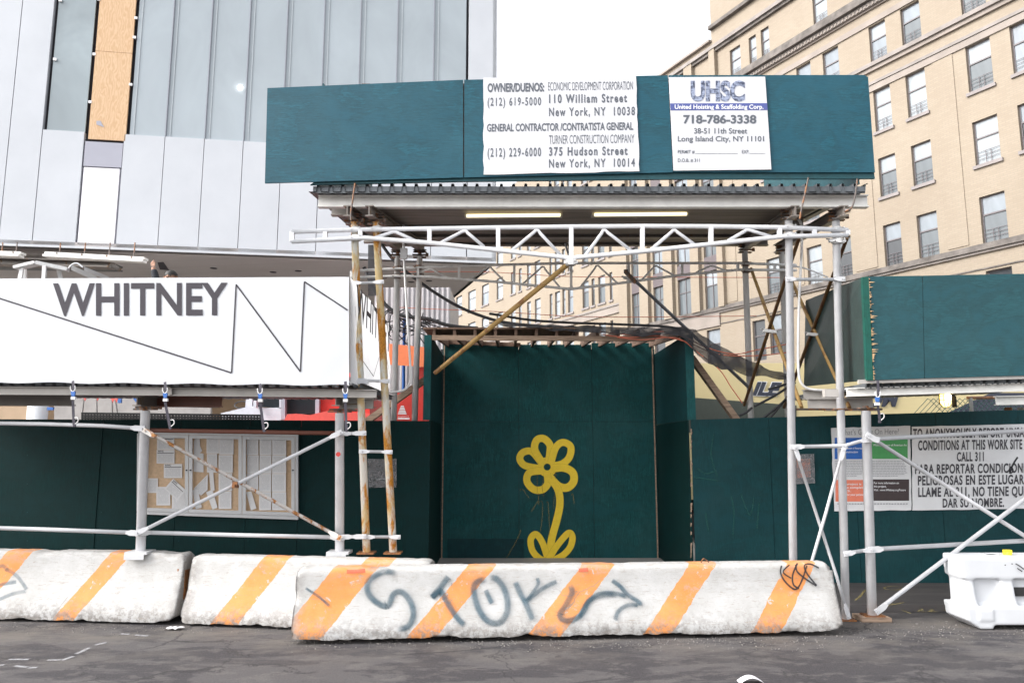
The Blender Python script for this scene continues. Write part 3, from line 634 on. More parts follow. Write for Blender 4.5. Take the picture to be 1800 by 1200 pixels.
# thin splinter edges on the right return
# ------------------------------------------------------------------ tall sidewalk shed
YP = 9.0; YR = 11.35
ts = thing("scaffold_canopy", "tall scaffold canopy with teal plywood parapet over the flower alcove", "sidewalk shed", (P(1000, 900, YP).x, YP, 0))
YC = 8.6
for q in ([(470, 155), (814, 140.5), (814, 312), (465.5, 322)], [(816, 140.5), (1174, 132.5), (1183, 303), (816, 312)], [(1175.5, 132.5), (1519, 132), (1526, 136), (1538, 303), (1184.5, 303)]):
    px_slab(q, YC + random.uniform(-.004, .004), .02).build("parapet_panel", M['ply'], root=ts)
bt0 = MB()
for x in (815, 1175, 640, 1000, 1360): a_ = P(x, 230, YC); bt0.box((a_.x - .05, YC + .03, P(x, 308, YC).z), (a_.x + .05, YC + .07, P(x, 145, YC).z))
bt0.build("backing_batten", M['wood_dark'], root=ts)
px_slab([(560, 314), (815, 308), (1180, 299), (1536, 299), (1538, 314), (1180, 315), (815, 319), (545, 325)], YC + .027, .03).build("toe_board", M['ply_light'], root=ts)
def beamz(Y): return P(1000, 388, YP).z + (P(1000, 440, YR).z - P(1000, 388, YP).z) * (Y - YP) / (YR - YP)   # underside of the long beams
dslope = (beamz(YR) - beamz(YP)) / (YR - YP)
HB, HC = .135, .155
xL, xR = P(467, 300, YC).x, P(1536, 300, YC).x
zC0, zC1 = P(1000, 305, YC).z, P(1000, 140, YC).z
# corrugated decking: ribs run front to back
xa, xb = P(540, 325, YC).x, P(1533, 325, YC).x; nr = 46; pitch = (xb - xa) / nr
zd = lambda Y: beamz(Y) + HB + HC + .008
dk = []
for Y in (YC + .06, 9.6, 10.7, 11.95):
    row = []
    for k in range(nr):
        for fx, h in ((0, 0), (.62, 0), (.70, .10), (.92, .10)): row.append((xa + (k + fx) * pitch, Y, zd(Y) + h))
    dk.append(row)
for X in (xa + .12, xb - .14): MB().prism([(X, YC + .06, zd(YC) + .1), (X, 11.9, zd(11.9) + .1), (X, 11.9, zC1 - .02), (X, YC + .06, zC1 - .02)], (.02, 0, 0)).build("side_parapet", M['ply_light'], root=ts)
MB().box((xa + .05, YC + .08, zd(YC) - .005), (xb - .05, YC + .10, zd(YC) + .078)).build("deck_closure", M['deck'], root=ts)
MB().sheet(dk, smooth=False).build("corrugated_deck", M['deck'], root=ts)
# bearer beams across
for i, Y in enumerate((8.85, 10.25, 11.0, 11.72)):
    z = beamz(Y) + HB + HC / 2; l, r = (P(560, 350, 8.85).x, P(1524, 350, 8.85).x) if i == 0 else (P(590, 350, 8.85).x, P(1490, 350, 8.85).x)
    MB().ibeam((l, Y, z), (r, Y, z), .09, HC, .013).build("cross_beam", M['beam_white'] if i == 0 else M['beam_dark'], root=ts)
    
for Y0, Y1 in ((8.92, 9.55), (9.56, 10.2), (10.31, 10.95), (11.06, 11.66)):
    zz0, zz1 = beamz(Y0) + HB + .05, beamz(Y1) + HB + .05; l, r = P(640, 350, 8.85).x, P(1450, 350, 8.85).x
    MB().prism([(l, Y0, zz0), (r, Y0, zz0), (r, Y1, zz1), (l, Y1, zz1)], (0, 0, .018)).build("ceiling_board", M['ceil'], root=ts)
# poles: (top px, bottom px, depth, base z, material, radius)
def pole(x0, y0, x1, y1, Y, mt, r, root, name="post", zb=None):
    a, b = P(x0, y0, Y), P(x1, y1, Y)
    if zb is not None: b = a + (b - a) * ((a.z - zb) / (a.z - b.z))
    return MB().tube([a, b], r, 16).build(name, mt, root=root), a, b
zbt = .757
poles = [(622.5, 387, 645, 985, YP, M['rust_pipe'], .046, .768), (661, 387, 692, 985, YP, M['rust_pipe'], .046, .768), (1386, 378, 1395.5, 1090, YP, M['white_pipe'], .046, .01), (1469, 380, 1487, 1090, YP, M['white_pipe'], .046, .01),
         (699, 447, 692, 740, YR, M['galv'], .046, .06), (738, 447, 729, 740, YR, M['galv'], .046, .06), (1309, 438, 1320, 740, YR, M['galv'], .046, .06), (1374, 440, 1386, 740, YR, M['galv'], .046, .06)]
tops = []
for x0, y0, x1, y1, Y, mt, r, zb in poles:
    o, a, b = pole(x0, y0, x1, y1, Y, mt, r, ts, zb=zb); tops.append(a)
    j = MB(); j.tube([a, a + Vector((0, 0, .05))], r * .62, 12)
    for dz in (.035, .065): j.tube([a + Vector((.085 * cos(k * pi / 8) * (1 if abs(cos(k * pi / 8)) < .7 else 1.15), -.02 + .03 * sin(k * pi / 8), dz)) for k in range(16)], .010, 6, closed=True)
    j.tube([a + Vector((-.11, -.05, -.02)), a + Vector((.12, -.05, -.02))], .014, 8); j.lathe(a + Vector((.12, -.05, -.045)), [(0, 0), (.024, 0), (.024, .05), (0, .05)], 10)
    j.bar(a + Vector((-.10, -.01, -.055)), a + Vector((.10, -.01, -.055)), .05, .02)
    j.build("jack_clamp", M['clamp'], root=ts)
    if zb > .5: MB().box((b.x - .10, b.y - .10, zb - .012), (b.x + .10, b.y + .10, zb + .006)).build("base_plate", M['rusted'], root=ts)
    elif zb < .04: MB().box((b.x - .09, b.y - .09, .004), (b.x + .09, b.y + .09, .018)).build("base_plate", M['rusted'], root=ts)
# long beams front to back over the pole pairs
for a, c in ((tops[0], tops[4]), (tops[1], tops[5]), (tops[2], tops[6]), (tops[3], tops[7])):
    d = (c - a); d.z = 0; d.normalize(); f = Vector((a.x, a.y, 0)) - d * .30; g = Vector((c.x, c.y, 0)) + d * .28
    f.z = beamz(f.y) + HB / 2; g.z = beamz(g.y) + HB / 2
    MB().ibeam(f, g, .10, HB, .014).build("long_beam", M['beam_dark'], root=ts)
zz = beamz(8.98) + .02
MB().ibeam(P(583, 371, 9.2), P(650, 371, 9.2), .09, .13, .012).build("stub_beam", M['beam'], root=ts)
MB().ibeam(P(640, 421, 10.4), P(700, 421, 10.4), .09, .10, .012).build("stub_beam", M['beam'], root=ts)
# trusses
def truss(Y, top, bot, verts, vees, r, mt):
    root = ts; tc = MB(); tc.tube([P(x, y, Y) for x, y in top], r, 12); tr = tc.build("truss", mt, root=root)
    MB().tube([P(x, y, Y) for x, y in bot], r, 12).build("bottom_chord", mt, parent=tr, root=ts)
    li = lambda pl, x: next((y0 + (y1 - y0) * (x - x0) / (x1 - x0) for (x0, y0), (x1, y1) in zip(pl[:-1], pl[1:]) if x0 <= x <= x1), pl[-1][1])
    for x in verts: MB().bar(P(x, li(top, x), Y), P(x, li(bot, x), Y), r * 1.75, r * 1.75, up=(0, 1, 0)).build("upright", mt, parent=tr, root=ts)
    for (ax_, ay), (lx, ly), (rx, ry) in vees:
        f = .86; pts = [(lx, ly), (lx + (ax_ - lx) * f, ly + (ay - ly) * f), (ax_ - 2, ay + 1), (ax_ + 2, ay + 1), (rx + (ax_ - rx) * f, ry + (ay - ry) * f), (rx, ry)]
        MB().tube([P(x, y, Y) for x, y in pts], r * .72, 8).build("bent_web", mt, parent=tr, root=ts)
    return tr
truss(YP - .10, [(513, 407.5), (633, 403.5), (755, 402), (876, 400), (1004, 398.5), (1130, 397.5), (1250, 398), (1370, 399.5), (1490, 404.5)],
      [(513, 424.5), (632, 418.5), (640, 418), (757, 427), (876, 440), (1003, 453.5), (1129, 442), (1250, 429), (1372, 416), (1490, 413)], [513.5, 572, 633.6, 755, 875.6, 1004, 1129, 1249.5, 1370, 1431, 1489.5],
      [((694, 407), (658, 418), (734, 425)), ((817, 405), (774, 427), (851, 434)), ((944, 404), (900, 440), (986, 449)), ((1062, 404), (1029, 449), (1110, 441)), ((1185, 404), (1145, 438), (1221, 430)), ((1314, 403.5), (1280, 423), (1355, 415.5))], .029, M['white_pipe'])
truss(YR - .12, [(617, 476.5), (700, 472), (757, 469), (856, 466), (1000, 462.5), (1300, 462.5), (1400, 466)], [(617, 488), (700, 485), (750, 486), (870, 495), (1003, 508), (1090, 497.5), (1200, 483), (1300, 474), (1400, 475)],
      [617.5, 662, 735, 807, 904, 1004, 1105, 1199, 1297, 1362], [((757, 472), (735, 480), (786, 488)), ((860, 468), (829, 490), (888, 496)), ((954, 468), (919, 499), (984, 505)), ((1050, 466), (1020, 505), (1085, 497)), ((1152, 466.5), (1128, 492), (1185, 484)), ((1250, 466.5), (1222, 480), (1275, 475))], .021, M['galv'])
# couplers where truss meets poles
for x, y, Y in ((627, 404, YP - .05), (627, 418, YP - .05), (663, 403, YP - .05), (1387, 400, YP - .05), (1387, 414, YP - .05), (1471, 404, YP - .05), (1472, 424, YP - .05), (699, 472, YR - .06), (698, 486, YR - .06), (736, 470, YR - .06), (736, 484, YR - .06), (1311, 464, YR - .06), (1312, 476, YR - .06), (1003, 462, YP - .1)):
    c = P(x, y, Y); k = MB(); k.tube([c + Vector((0, 0, -.03)), c + Vector((0, 0, .03))], .062 if Y < 10 else .058, 12); k.bar(c + Vector((-.085, -.03, 0)), c + Vector((.085, -.03, 0)), .03, .035); k.tube([c + Vector((.05, -.09, .012)), c + Vector((.05, .05, .012))], .009, 6); k.tube([c + Vector((-.05, -.09, -.012)), c + Vector((-.05, .05, -.012))], .009, 6)
    k.build("coupler", M['galv'] if Y < 10 else M['clamp'], root=ts)
def rail(pts, Y, r, mt, root, name="rail", flat=.09):
    """pipe with flattened, bolted ends"""
    p = [P(x, y, Y) if not isinstance(Y, (list, tuple)) else P(x, y, Y[i]) for i, (x, y) in enumerate(pts)]
    mb = MB(); mb.tube(p, r, 12)
    for e, q in ((p[0], p[1]), (p[-1], p[-2])):
        d = (q - e).normalized(); u = Vector((0, 1, 0)).cross(d).normalized() if abs(d.y) < .9 else Vector((0, 0, 1)); w = r * 1.35; tp = e + d * flat
        mb.prism([e - d * .03 - u * w + Vector((0, -r - .008, 0)), tp - u * w + Vector((0, -r - .008, 0)), tp + d * .05 - u * r * .6 + Vector((0, -r - .008, 0)), tp + d * .05 + u * r * .6 + Vector((0, -r - .008, 0)), tp + u * w + Vector((0, -r - .008, 0)), e - d * .03 + u * w + Vector((0, -r - .008, 0))], (0, .016, 0))
        mb.tube([e + Vector((0, -r - .022, 0)), e + Vector((0, .02, 0))], .013, 6)
    return mb.build(name, mt, root=root)
for a, b in (((622, 498), (671, 496)), ((633, 668), (682, 670)), ((636, 793), (686, 794)), ((645, 943), (700, 943))): rail([a, b], YP - .055, .018, M['white_steel'], ts, "rung", .05)
for a, b in (((1384, 491), (1480, 491)), ((1392, 785), (1484, 784))): rail([a, b], YP - .06, .021, M['white_steel'], ts, "rung", .05)
MB().bar(P(600, 672, YP - .1), P(648, 671.5, YP - .1), .03, .045).build("bracket", M['white_steel'], root=ts)
# cross braces of the right tower
MB().tube([P(1404, 420, YP + .1), P(1308, 712, YR)], .024, 10).build("brace", M['brown_pipe'], root=ts)
MB().tube([P(1320, 472, YR), P(1409, 716, YP + .1)], .024, 10).build("brace", M['gold_pipe'], root=ts)
MB().tube([P(1489, 418, YP + .1), P(1378, 716, YR)], .024, 10).build("brace", M['brown_pipe'], root=ts)
MB().tube([P(1380, 468, YR), P(1493, 716, YP + .1)], .024, 10).build("brace", M['gold_pipe'], root=ts)
for x, y, Y in ((1353, 582, 10.1), (1430, 588, 10.1), (1106, 489, YR), (1470, 424, YP - .06)):
    c = P(x, y, Y); k = MB(); k.bar(c + Vector((-.09, 0, .01)), c + Vector((.09, 0, -.01)), .05, .04); k.tube([c + Vector((-.12, 0, .03)), c + Vector((.12, 0, .0))], .012, 8); k.build("coupler", M['galv'], root=ts)
rail([(1398, 790), (1470, 1010), (1490, 1082)], YP - .07, .018, M['white_steel'], ts, "brace"); rail([(1482, 790), (1452, 900), (1400, 1080)], YP - .11, .018, M['white_steel'], ts, "brace")
MB().tube([P(765, 655, YA - .05), P(1010, 455, YP - .02)], .033, 12).build("raking_brace", M['gold_pipe'], root=ts)
MB().tube([P(1100, 478, YR - .2), P(1319, 683, YR - .12)], .026, 12).build("raking_brace", M['dark_pipe'], root=ts)
k = MB(); a_, b_ = P(1100, 478, YR - .22), P(1118, 497, YR - .22); k.bar(a_, b_, .07, .05); k.lathe(a_ + Vector((0, -.02, -.02)), [(0, 0), (.035, 0), (.035, .05), (.02, .05)], 10); k.build("coupler", M['clamp'], root=ts)
# hanger straps off the parapet
hk = lambda pts, Y: [P(x, y, Y) for x, y in pts]
for pts in ([(624, 322), (621, 345), (617, 372), (617, 388)], [(1421, 312), (1414, 345), (1408, 372), (1406, 385)], [(1507, 314), (1503, 345), (1497, 365), (1485, 372)]):
    MB().tube(crom(hk(pts, YC - .03)), .011, 8).build("hanger_rod", M['clamp'], root=ts)
# fluorescent lamps
for x0, x1, y, what in ((820, 985, 379.5, "over the painted flower's petals"), (1045, 1207, 377.5, "towards the white posts")):
    Y = 9.34; a, b = P(x0, y, Y), P(x1, y - 1.5, Y); t = thing("fluorescent_light", "lit fluorescent strip under the canopy roof, " + what, "strip light", (a + b) / 2, "strip lights under the canopy")
    MB().tube([a, b], .022, 10).build("tube", M['tube'], root=t); MB().bar(a + Vector((-.03, .09, .03)), b + Vector((.03, .09, .03)), .13, .05).build("housing", M['beam'], root=t)
# electrical conduit
def conduit(label, pts, Ys, r=.016):
    p = crom([P(x, y, Y) for (x, y), Y in zip(pts, Ys)], n=5); MBx = MB().tube(p, r, 10); o = MBx.build("conduit", M['galv'], loc=p[0]); return tag(o, label, "conduit", "electrical conduits")
cdl = conduit("thin grey conduit bending down beside the galvanised posts next to the orange banner", [(655, 690), (690, 689), (712, 684), (721, 668), (721, 640), (716, 560), (711, 470), (709, 400), (711, 385), (716, 379), (760, 377)], [10.2, 10.2, 10.2, 10.2, 10.2, 10.2, 10.2, 10.2, 10.2, 10.2, 10.2])
cb_ = MB().box(tuple(P(704, 455, 10.2) + Vector((0, -.03, 0))), tuple(P(716, 437, 10.2) + Vector((0, .03, 0)))).build("junction_box", M['white_steel'], parent=cdl)
for v in cb_.data.vertices: v.co -= cdl.location
conduit("thin white conduit between the white posts, curving into the low shed", [(1403, 385), (1409, 398), (1409, 440), (1405, 520), (1403, 600), (1404, 655), (1410, 675), (1425, 684), (1455, 686)], [9.3] * 9)
tag(MB().tube(crom([P(x, y, 9.35) for x, y in ((1391, 470), (1404, 469), (1425, 475), (1455, 487))]), .010, 8).build("cable", M['white_steel'], loc=P(1404, 469, 9.35)), "thin pale cable looped from post to post above the side panel", "cable")

# signs on the parapet
def sign(name, label, quad, Y, mat_, th=.008, ragged=0., cat="sign"):
    p = [P(x, y, Y) for x, y in quad]
    if ragged:
        out = []
        for a, b in zip(p, p[1:] + p[:1]):
            n = 14
            for k in range(n): t = k / n; out.append(a + (b - a) * t + (Vector((random.uniform(-1, 1), 0, random.uniform(-1, 1))) * ragged if k else Vector()))
        p2 = out
    else: p2 = p
    t = thing(name, label, cat, sum(p, Vector()) / 4); MB().prism(p2, (0, th, 0)).build("board", mat_, root=t); return t
YS = YC - .018
t = sign("contractor_sign", "white weathered board naming owner and general contractor on the teal parapet", [(849.5, 136.5), (1118, 134), (1124, 301), (850, 307)], YS, M['sign_white'], ragged=.006)
yt = YS - .003
for body, x0, y0, x1, y1, bd, spc in (("OWNER/DUENOS:", 857, 147.5, 956.5, 161.5, .018, 1.0), ("(212) 619-5000", 857, 172.5, 951, 186, 0, 1.28), ("110 William Street", 965, 167, 1102, 181, .012, 1.28), ("New York, NY  10038", 965, 190, 1116, 204, .004, 1.28),
    ("GENERAL CONTRACTOR /CONTRATISTA GENERAL", 856, 218.5, 1113, 231, .008, 1.0), ("(212) 229-6000", 857, 261, 951, 275.5, 0, 1.28), ("375 Hudson Street", 965, 259.5, 1103, 273.5, .012, 1.28), ("New York, NY  10014", 965, 280.5, 1116, 294.5, .004, 1.28),
    ("ECONOMIC DEVELOPMENT CORPORATION", 963.5, 145, 1112.5, 159.5, -.022, 1.0), ("TURNER CONSTRUCTION COMPANY", 965, 238, 1115, 253, -.022, 1.0)): px_line(t, body, x0, y0, x1, y1, yt, M['letter_faded'], bd + .018, -.012, spc)
t = sign("scaffolder_sign", "white board with blue stripe and phone number of the scaffold firm", [(1175.5, 136), (1345, 135), (1356, 298), (1184, 300)], YS, M['sign_white'])
MB().prism([P(*q, YS - .003) for q in ((1178, 182), (1348.5, 181.5), (1349.5, 193.5), (1179, 194))], (0, .002, 0)).build("blue_band", M['blue_band'], root=t)
tx = MB()
for body, x0, y0, x1, y1, bd in (("718-786-3338", 1201, 203, 1329.5, 216.6, .022), ("38-51 11th Street", 1220, 225.5, 1313.5, 234.8, .004), ("Long Island City, NY 11101", 1191.5, 239.5, 1343, 248.5, .004), ("PERMIT #", 1191.5, 264, 1221, 269.8, 0), ("EXP.", 1304, 264, 1317, 269.8, 0), ("D.O.B. # 311", 1191.5, 279, 1230, 284.8, 0)): px_line(t, body, x0, y0, x1, y1, yt, M['letter_faded'], bd + .012)
for x0, x1 in ((1222, 1297), (1318, 1345)): tx.prism([P(x0, 269.6, yt), P(x1, 269.6, yt), P(x1, 270.1, yt), P(x0, 270.1, yt)], (0, .001, 0))
tx.build("blank_line", M['letter_faded'], root=t)
tx = MB(); px_text(tx, "UHSC", 1214, 144.5, 1309.5, 176, yt, .05)
m = NT("tower_photo_print"); f = m.noise(m.co(scale=(1.2, 1, .5)), 30, 2); f2 = m.noise(m.co(scale=(.3, 1, 1.6)), 26, 2); mi = m.ramp(m.math('MAXIMUM', f, f2), .48, .62, (.30, .34, .46), (.04, .05, .09)); tx.build("logo", m.done(mi, .5), root=t)
tx = MB(); px_text(tx, "United Hoisting & Scaffolding Corp.", 1186, 184.3, 1342, 191.5, yt - .003, .02); tx.build("band_lettering", M['letter_white'], root=t)

# ------------------------------------------------------------------ low sheds
def low_shed(label, xs, root_px):
    return thing("scaffold_canopy", label, "sidewalk shed", (P(root_px, 900, YP).x, YP, 0))
def ribs(x0p, x1p, y0p, y1p, Yf, Yb, n, hgt, root, slope=0):
    xa, xb = P(x0p, y0p, Yf).x, P(x1p, y1p, Yf).x; za, zb = P(x0p, y0p, Yf).z, P(x1p, y1p, Yf).z; pt = (xb - xa) / n; g = []
    for Y in (Yf, (Yf + Yb) / 2, Yb): g.append([(xa + (k + fx) * pt, Y, za + (zb - za) * (k + fx) / n + h) for k in range(n) for fx, h in ((0, 0), (.55, 0), (.62, hgt), (.93, hgt))])
    MB().sheet(g, smooth=False).build("corrugated_deck", M['deck'], root=root)
ls = low_shed("low scaffold canopy on white posts behind the white fabric banner", None, 300)
YB_ = 8.6
pz = [P(0, 488, YB_ + .05).z, P(0, 674, YB_ + .05).z]; xr = P(612, 580, YB_).x - .02; xl = P(-330, 580, YB_).x
MB().box((xl, YB_ + .04, pz[1] + .01), (xr, YB_ + .06, pz[0] - .02)).build("parapet_panel", M['ply_light'], root=ls)
ribs(-330, 640, 675.5, 681, YB_ + .06, 11.0, 52, .05, ls)
zbm = P(0, 690, 8.78).z
MB().ibeam(P(-330, 685, 8.75), P(302, 688, 8.75), .09, .095, .01).build("front_beam", M['beam'], root=ls)
MB().ibeam(P(296, 688.5, 8.80), P(662, 692, 8.80), .09, .095, .01).build("front_beam", M['beam'], root=ls)
for x0, x1, y0, y1, Y, mt in ((-330, 130, 703, 704, 9.3, M['beam_dark']), (262, 390, 706, 706, 9.3, M['red_oxide']), (597, 656, 709, 709, 9.1, M['beam'])):
    MB().ibeam(P(x0, y0, Y), P(x1, y1, Y), .1, .13, .012).build("bearer_beam", mt, root=ls)
for x in (255, 597): p = P(x, 706, 9.0); MB().ibeam(p + Vector((0, -.2, 0)), p + Vector((0, 2.2, .1)), .1, .12, .012).build("long_beam", M['beam_dark'], root=ls)
for x0, y0, x1, y1, mt in ((255.5, 722, 247, 968, M['white_pipe']), (597, 726, 597, 982, M['white_pipe'])):
    o, a, b = pole(x0, y0, x1, y1, YP, mt, .054, ls, zb=.775)
    j = MB(); j.tube([a, a + Vector((0, 0, .05))], .035, 10); j.tube([a + Vector((.12 * cos(k * pi / 8), .04 * sin(k * pi / 8), .045)) for k in range(16)], .011, 6, closed=True); j.bar(a + Vector((-.14, 0, .02)), a + Vector((.14, 0, .02)), .05, .018); j.tube([a + Vector((.1, -.05, .04)), a + Vector((.22, -.05, .03))], .014, 8); j.build("jack_clamp", M['clamp'], root=ls)
    MB().box((b.x - .13, b.y - .12, .757), (b.x + .13, b.y + .11, .786)).build("base_plate", M['white_steel'], root=ls)
    MB().box((b.x - .13, b.y - .125, .70), (b.x + .10, b.y - .115, .757)).build("base_lip", M['white_steel'], root=ls)
st = MB(); c = P(594.5, 798, YP - .058); st.tube([c + Vector((0, 0, 0)), c + Vector((0, -.001, 0))], .028, 14); st.build("sticker", M['red'], root=ls)
rail([(-120, 742), (80, 745), (180, 748), (252, 753)], YP - .07, .024, M['white_steel'], ls); rail([(-120, 924), (80, 930), (244, 936)], YP - .07, .024, M['white_steel'], ls); rail([(246, 935), (420, 940), (602, 944)], YP - .07, .024, M['white_steel'], ls)
rail([(598, 762), (640, 761)], YP - .07, .02, M['white_steel'], ls); rail([(600, 943), (640, 942)], YP - .07, .02, M['white_steel'], ls)
MB().tube([P(258, 756, 9.12), P(590, 761, 9.12)], .026, 12).build("red_rail", M['red_oxide'], root=ls)
rail([(257, 757), (597, 944)], YP - .10, .021, M['rust_brace'], ls, "brace"); rail([(243, 936), (598, 760)], YP - .14, .021, M['white_steel'], ls, "brace")
k = MB(); c = P(414, 851, YP - .16); k.box(tuple(c + Vector((-.03, -.03, -.04))), tuple(c + Vector((.03, .03, .03)))); k.tube([c + Vector((.0, -.06, -.01)), c + Vector((0, .06, -.01))], .015, 8); k.build("swivel_coupler", M['rusted'], root=ls)
# banner
bt = thing("banner", "white fabric banner with the word WHITNEY and a zigzag line, wrapped round the shed corner", "banner", P(300, 676, YB_))
cols = 60; rows = 10; g = []
for j in range(rows + 1):
    row = []
    for i in range(cols + 1):
        x = -330 + (614 + 330) * i / cols; yt_ = 490 - 3 * max(0, x) / 612; yb_ = 672 + 5 * max(0, x) / 612 + 1.2 * sin(x * .05); t_ = j / rows
        w = .003 * noise.noise(Vector((x * .01, t_ * 2, 1))) + (.012 * noise.noise(Vector((x * .03, t_ * 3, 4))) if x > 545 else 0)
        row.append(P(x, yt_ + (yb_ - yt_) * t_, YB_) + Vector((0, w - .012, 0)))
    g.append(row)
cor = [r[-1].copy() for r in g]
MB().sheet(g).build("front_fabric", M['vinyl'], root=bt)
g2 = []
for j in range(rows + 1):
    row = []; c0 = cor[j]
    for i in range(31):
        t_ = i / 30; pnt = c0 + Vector((.02 * (1 - abs(1 - 8 * t_)) if t_ < .25 else 0, 0, 0)) * 0 + Vector((0, (11.35 - c0.y) * t_, 0)); sag = .12 * t_ * (1 - j / rows)
        fold = .05 * noise.noise(Vector((t_ * 9, j * .25, 2))) + .03 * noise.noise(Vector((t_ * 22, j * .1, 7)))
        row.append(pnt + Vector((.015 + fold * min(1, t_ * 6), 0, -sag)))
    g2.append(row)
MB().sheet(g2).build("side_fabric", M['vinyl_thin'], root=bt)
tx = MB(); px_text(tx, "WHITNEY", 93, 499.5, 400, 553.5, YB_ - .0175, .02, slope=-.004); tx.build("lettering", M['banner_ink'], root=bt)
zl = MB()
zz_ = [(-330, 424), (0, 524.5), (407, 655), (415, 500), (528, 653), (535, 495), (611, 545)]
for (a, b) in zip(zz_[:-1], zz_[1:]):
    n = 12; zl.ribbon([P(a[0] + (b[0] - a[0]) * k / n, a[1] + (b[1] - a[1]) * k / n, YB_ - .0175) for k in range(n + 1)], .017, (0, -1, 0))
zl.build("zigzag_line", M['banner_ink'], root=bt)
sx = cor[0].x + .075; tz = cor[0].z
sp = lambda y, z: Vector((sx, y, z))
tx = MB(); text(tx, "WHITNEY", [sp(8.68, tz - .07), sp(11.2, tz - .17), sp(11.2, tz - .58), sp(8.68, tz - .46)], .012); tx.build("side_lettering", M['banner_ink'], root=bt)
zl = MB(); pts = [(8.62, tz - .35), (8.95, tz - .9), (9.9, tz - 1.06), (10.6, tz - .5), (11.3, tz - .95)]
for a, b in zip(pts[:-1], pts[1:]): zl.ribbon([sp(*a), sp(*b)], .014, (1, 0, 0))
zl.build("side_line", M['banner_ink'], root=bt)
# ratchet straps
def strap(label, x, y0, ybk, y1, dx=4):
    Y = 8.52; t = thing("ratchet_strap", label, "strap", P(x, y0, Y), "dark straps hanging from the low canopies")
    MB().ribbon(crom([P(x, y0, Y), P(x + 1, ybk - 8, Y - .02), P(x, ybk + 10, Y - .02), P(x + dx * .5, (ybk + y1) / 2 + 6, Y), P(x + dx, y1, Y)]), .032, (0, -1, 0)).prism([P(x + dx - 2, y1 - 3, Y), P(x + dx + 2, y1 - 3, Y), P(x + dx + 2, y1 + 2, Y), P(x + dx - 2, y1 + 2, Y)], (0, .02, 0)).build("webbing", M['strap'], root=t)
    MB().prism([P(x - 4, ybk - 2, Y - .03), P(x + 4, ybk - 2, Y - .03), P(x + 2.5, ybk + 6, Y - .03), P(x - 2.5, ybk + 6, Y - .03)], (0, .02, 0)).build("blue_tag", M['blue'], root=t)
    b = MB(); b.tube(crom([P(x - 4, ybk - 12, Y - .02), P(x - 4, ybk - 6, Y - .02), P(x, ybk - 2, Y - .02), P(x + 4, ybk - 6, Y - .02), P(x + 4, ybk - 12, Y - .02)]), .006, 6); b.build('ring', M['galv'], root=t); b = MB(); b.box(tuple(P(x - 4, ybk + 12, Y - .03)), tuple(P(x + 4, ybk + 7, Y - .03) + Vector((0, .03, 0)))); b.build("buckle", M['galv'], root=t)
    MB().tube(crom([P(x + dx + 1, y1 - 14, Y), P(x + dx + 6, y1 - 14, Y), P(x + dx + 7, y1 - 8, Y), P(x + dx + 2, y1 - 3, Y)]), .006, 6).build("hook", M['galv'], root=t)
    return t
strap("blue-tagged ratchet strap hanging over the bare rail before the plain hoarding", 128, 669, 690, 748, 2)
strap("dark ratchet strap with blue tag hanging just right of the post by the notice cases", 290, 671, 693, 752, 9)
strap("dark ratchet strap with blue tag hanging over the white truck's door", 457, 674, 694, 757, 7)
strap("dark ratchet strap with blue tag hanging at the corner of the white banner", 607, 670, 694, 757, 2)

rs = low_shed("low scaffold canopy with teal parapet above the call 311 sign", None, 1600)
for q in ([(1529, 486), (1621, 484.5), (1625, 664.5), (1535.5, 668)], [(1622, 484.5), (1960, 478), (1968, 655), (1626, 664.5)]): px_slab(q, 8.6 + random.uniform(-.004, .004), .02).build("parapet_panel", M['ply_light'], root=rs)
px_slab([(1516, 487), (1527, 486), (1535, 668), (1524, 668)], 8.59, .05).build("corner_board", M['green_edge'], root=rs)
c0, c1, c2, c3 = P(1517, 487.5, 8.63), P(1416, 528, 10.6), P(1413, 679, 10.6), P(1525, 668, 8.63); xs_ = (c0.x + c1.x) / 2
MB().prism([c0, c1, c2, c3], (.02, 0, 0)).build("side_parapet", M['ply_bare'], root=rs)
sp_ = MB()
for _ in range(60):
    y = random.uniform(490, 666); L = abs(random.gauss(0, 4)) + 1.5; x = 1527.5 + (y - 487) / 181 * 8; sp_.prism([P(x, y - 1.2, 8.591), P(x + L, y, 8.591), P(x, y + 1.2, 8.591)], (0, .003, 0))
sp_.build("splintered_edge", M['splinter'], root=rs)
px_slab([(1510, 667), (1960, 654), (1960, 661), (1510, 674)], 8.62, .04).build("toe_board", M['beam'], root=rs)
ribs(1512, 1960, 683, 668, 8.66, 11.0, 22, .065, rs)
MB().ibeam(P(1488, 689.5, 8.75), P(1960, 675, 8.75), .09, .10, .012).build("front_beam", M['beam_white'], root=rs)
MB().ibeam(P(1412, 693, 9.4), P(1500, 691, 9.4), .09, .12, .012).build("front_beam", M['beam'], root=rs)
MB().ibeam(P(1420, 710, 9.15), P(1534, 709, 9.15), .11, .14, .012).build("bearer_beam", M['beam'], root=rs)
MB().bar(P(1448, 691, 8.7), P(1472, 691, 8.7), .08, .09).build("beam_clamp", M['beam'], root=rs)
MB().ibeam(P(1750, 704, 11.55), P(1960, 700, 11.55), .1, .14, .012).build("bearer_beam", M['beam_white'], root=rs)
MB().tube([P(1772, 716, 11.6), P(1772, 745, 11.6) - Vector((0, 0, 2.2))], .055, 12).build("post", M['rusted'], root=rs); MB().tube([P(1794, 716, 11.8), P(1794, 745, 11.8) - Vector((0, 0, 2.2))], .045, 12).build("post", M['beam'], root=rs)
o, a, b = pole(1522, 722, 1533, 1085, YP, M['white_pipe'], .054, rs, zb=.05)
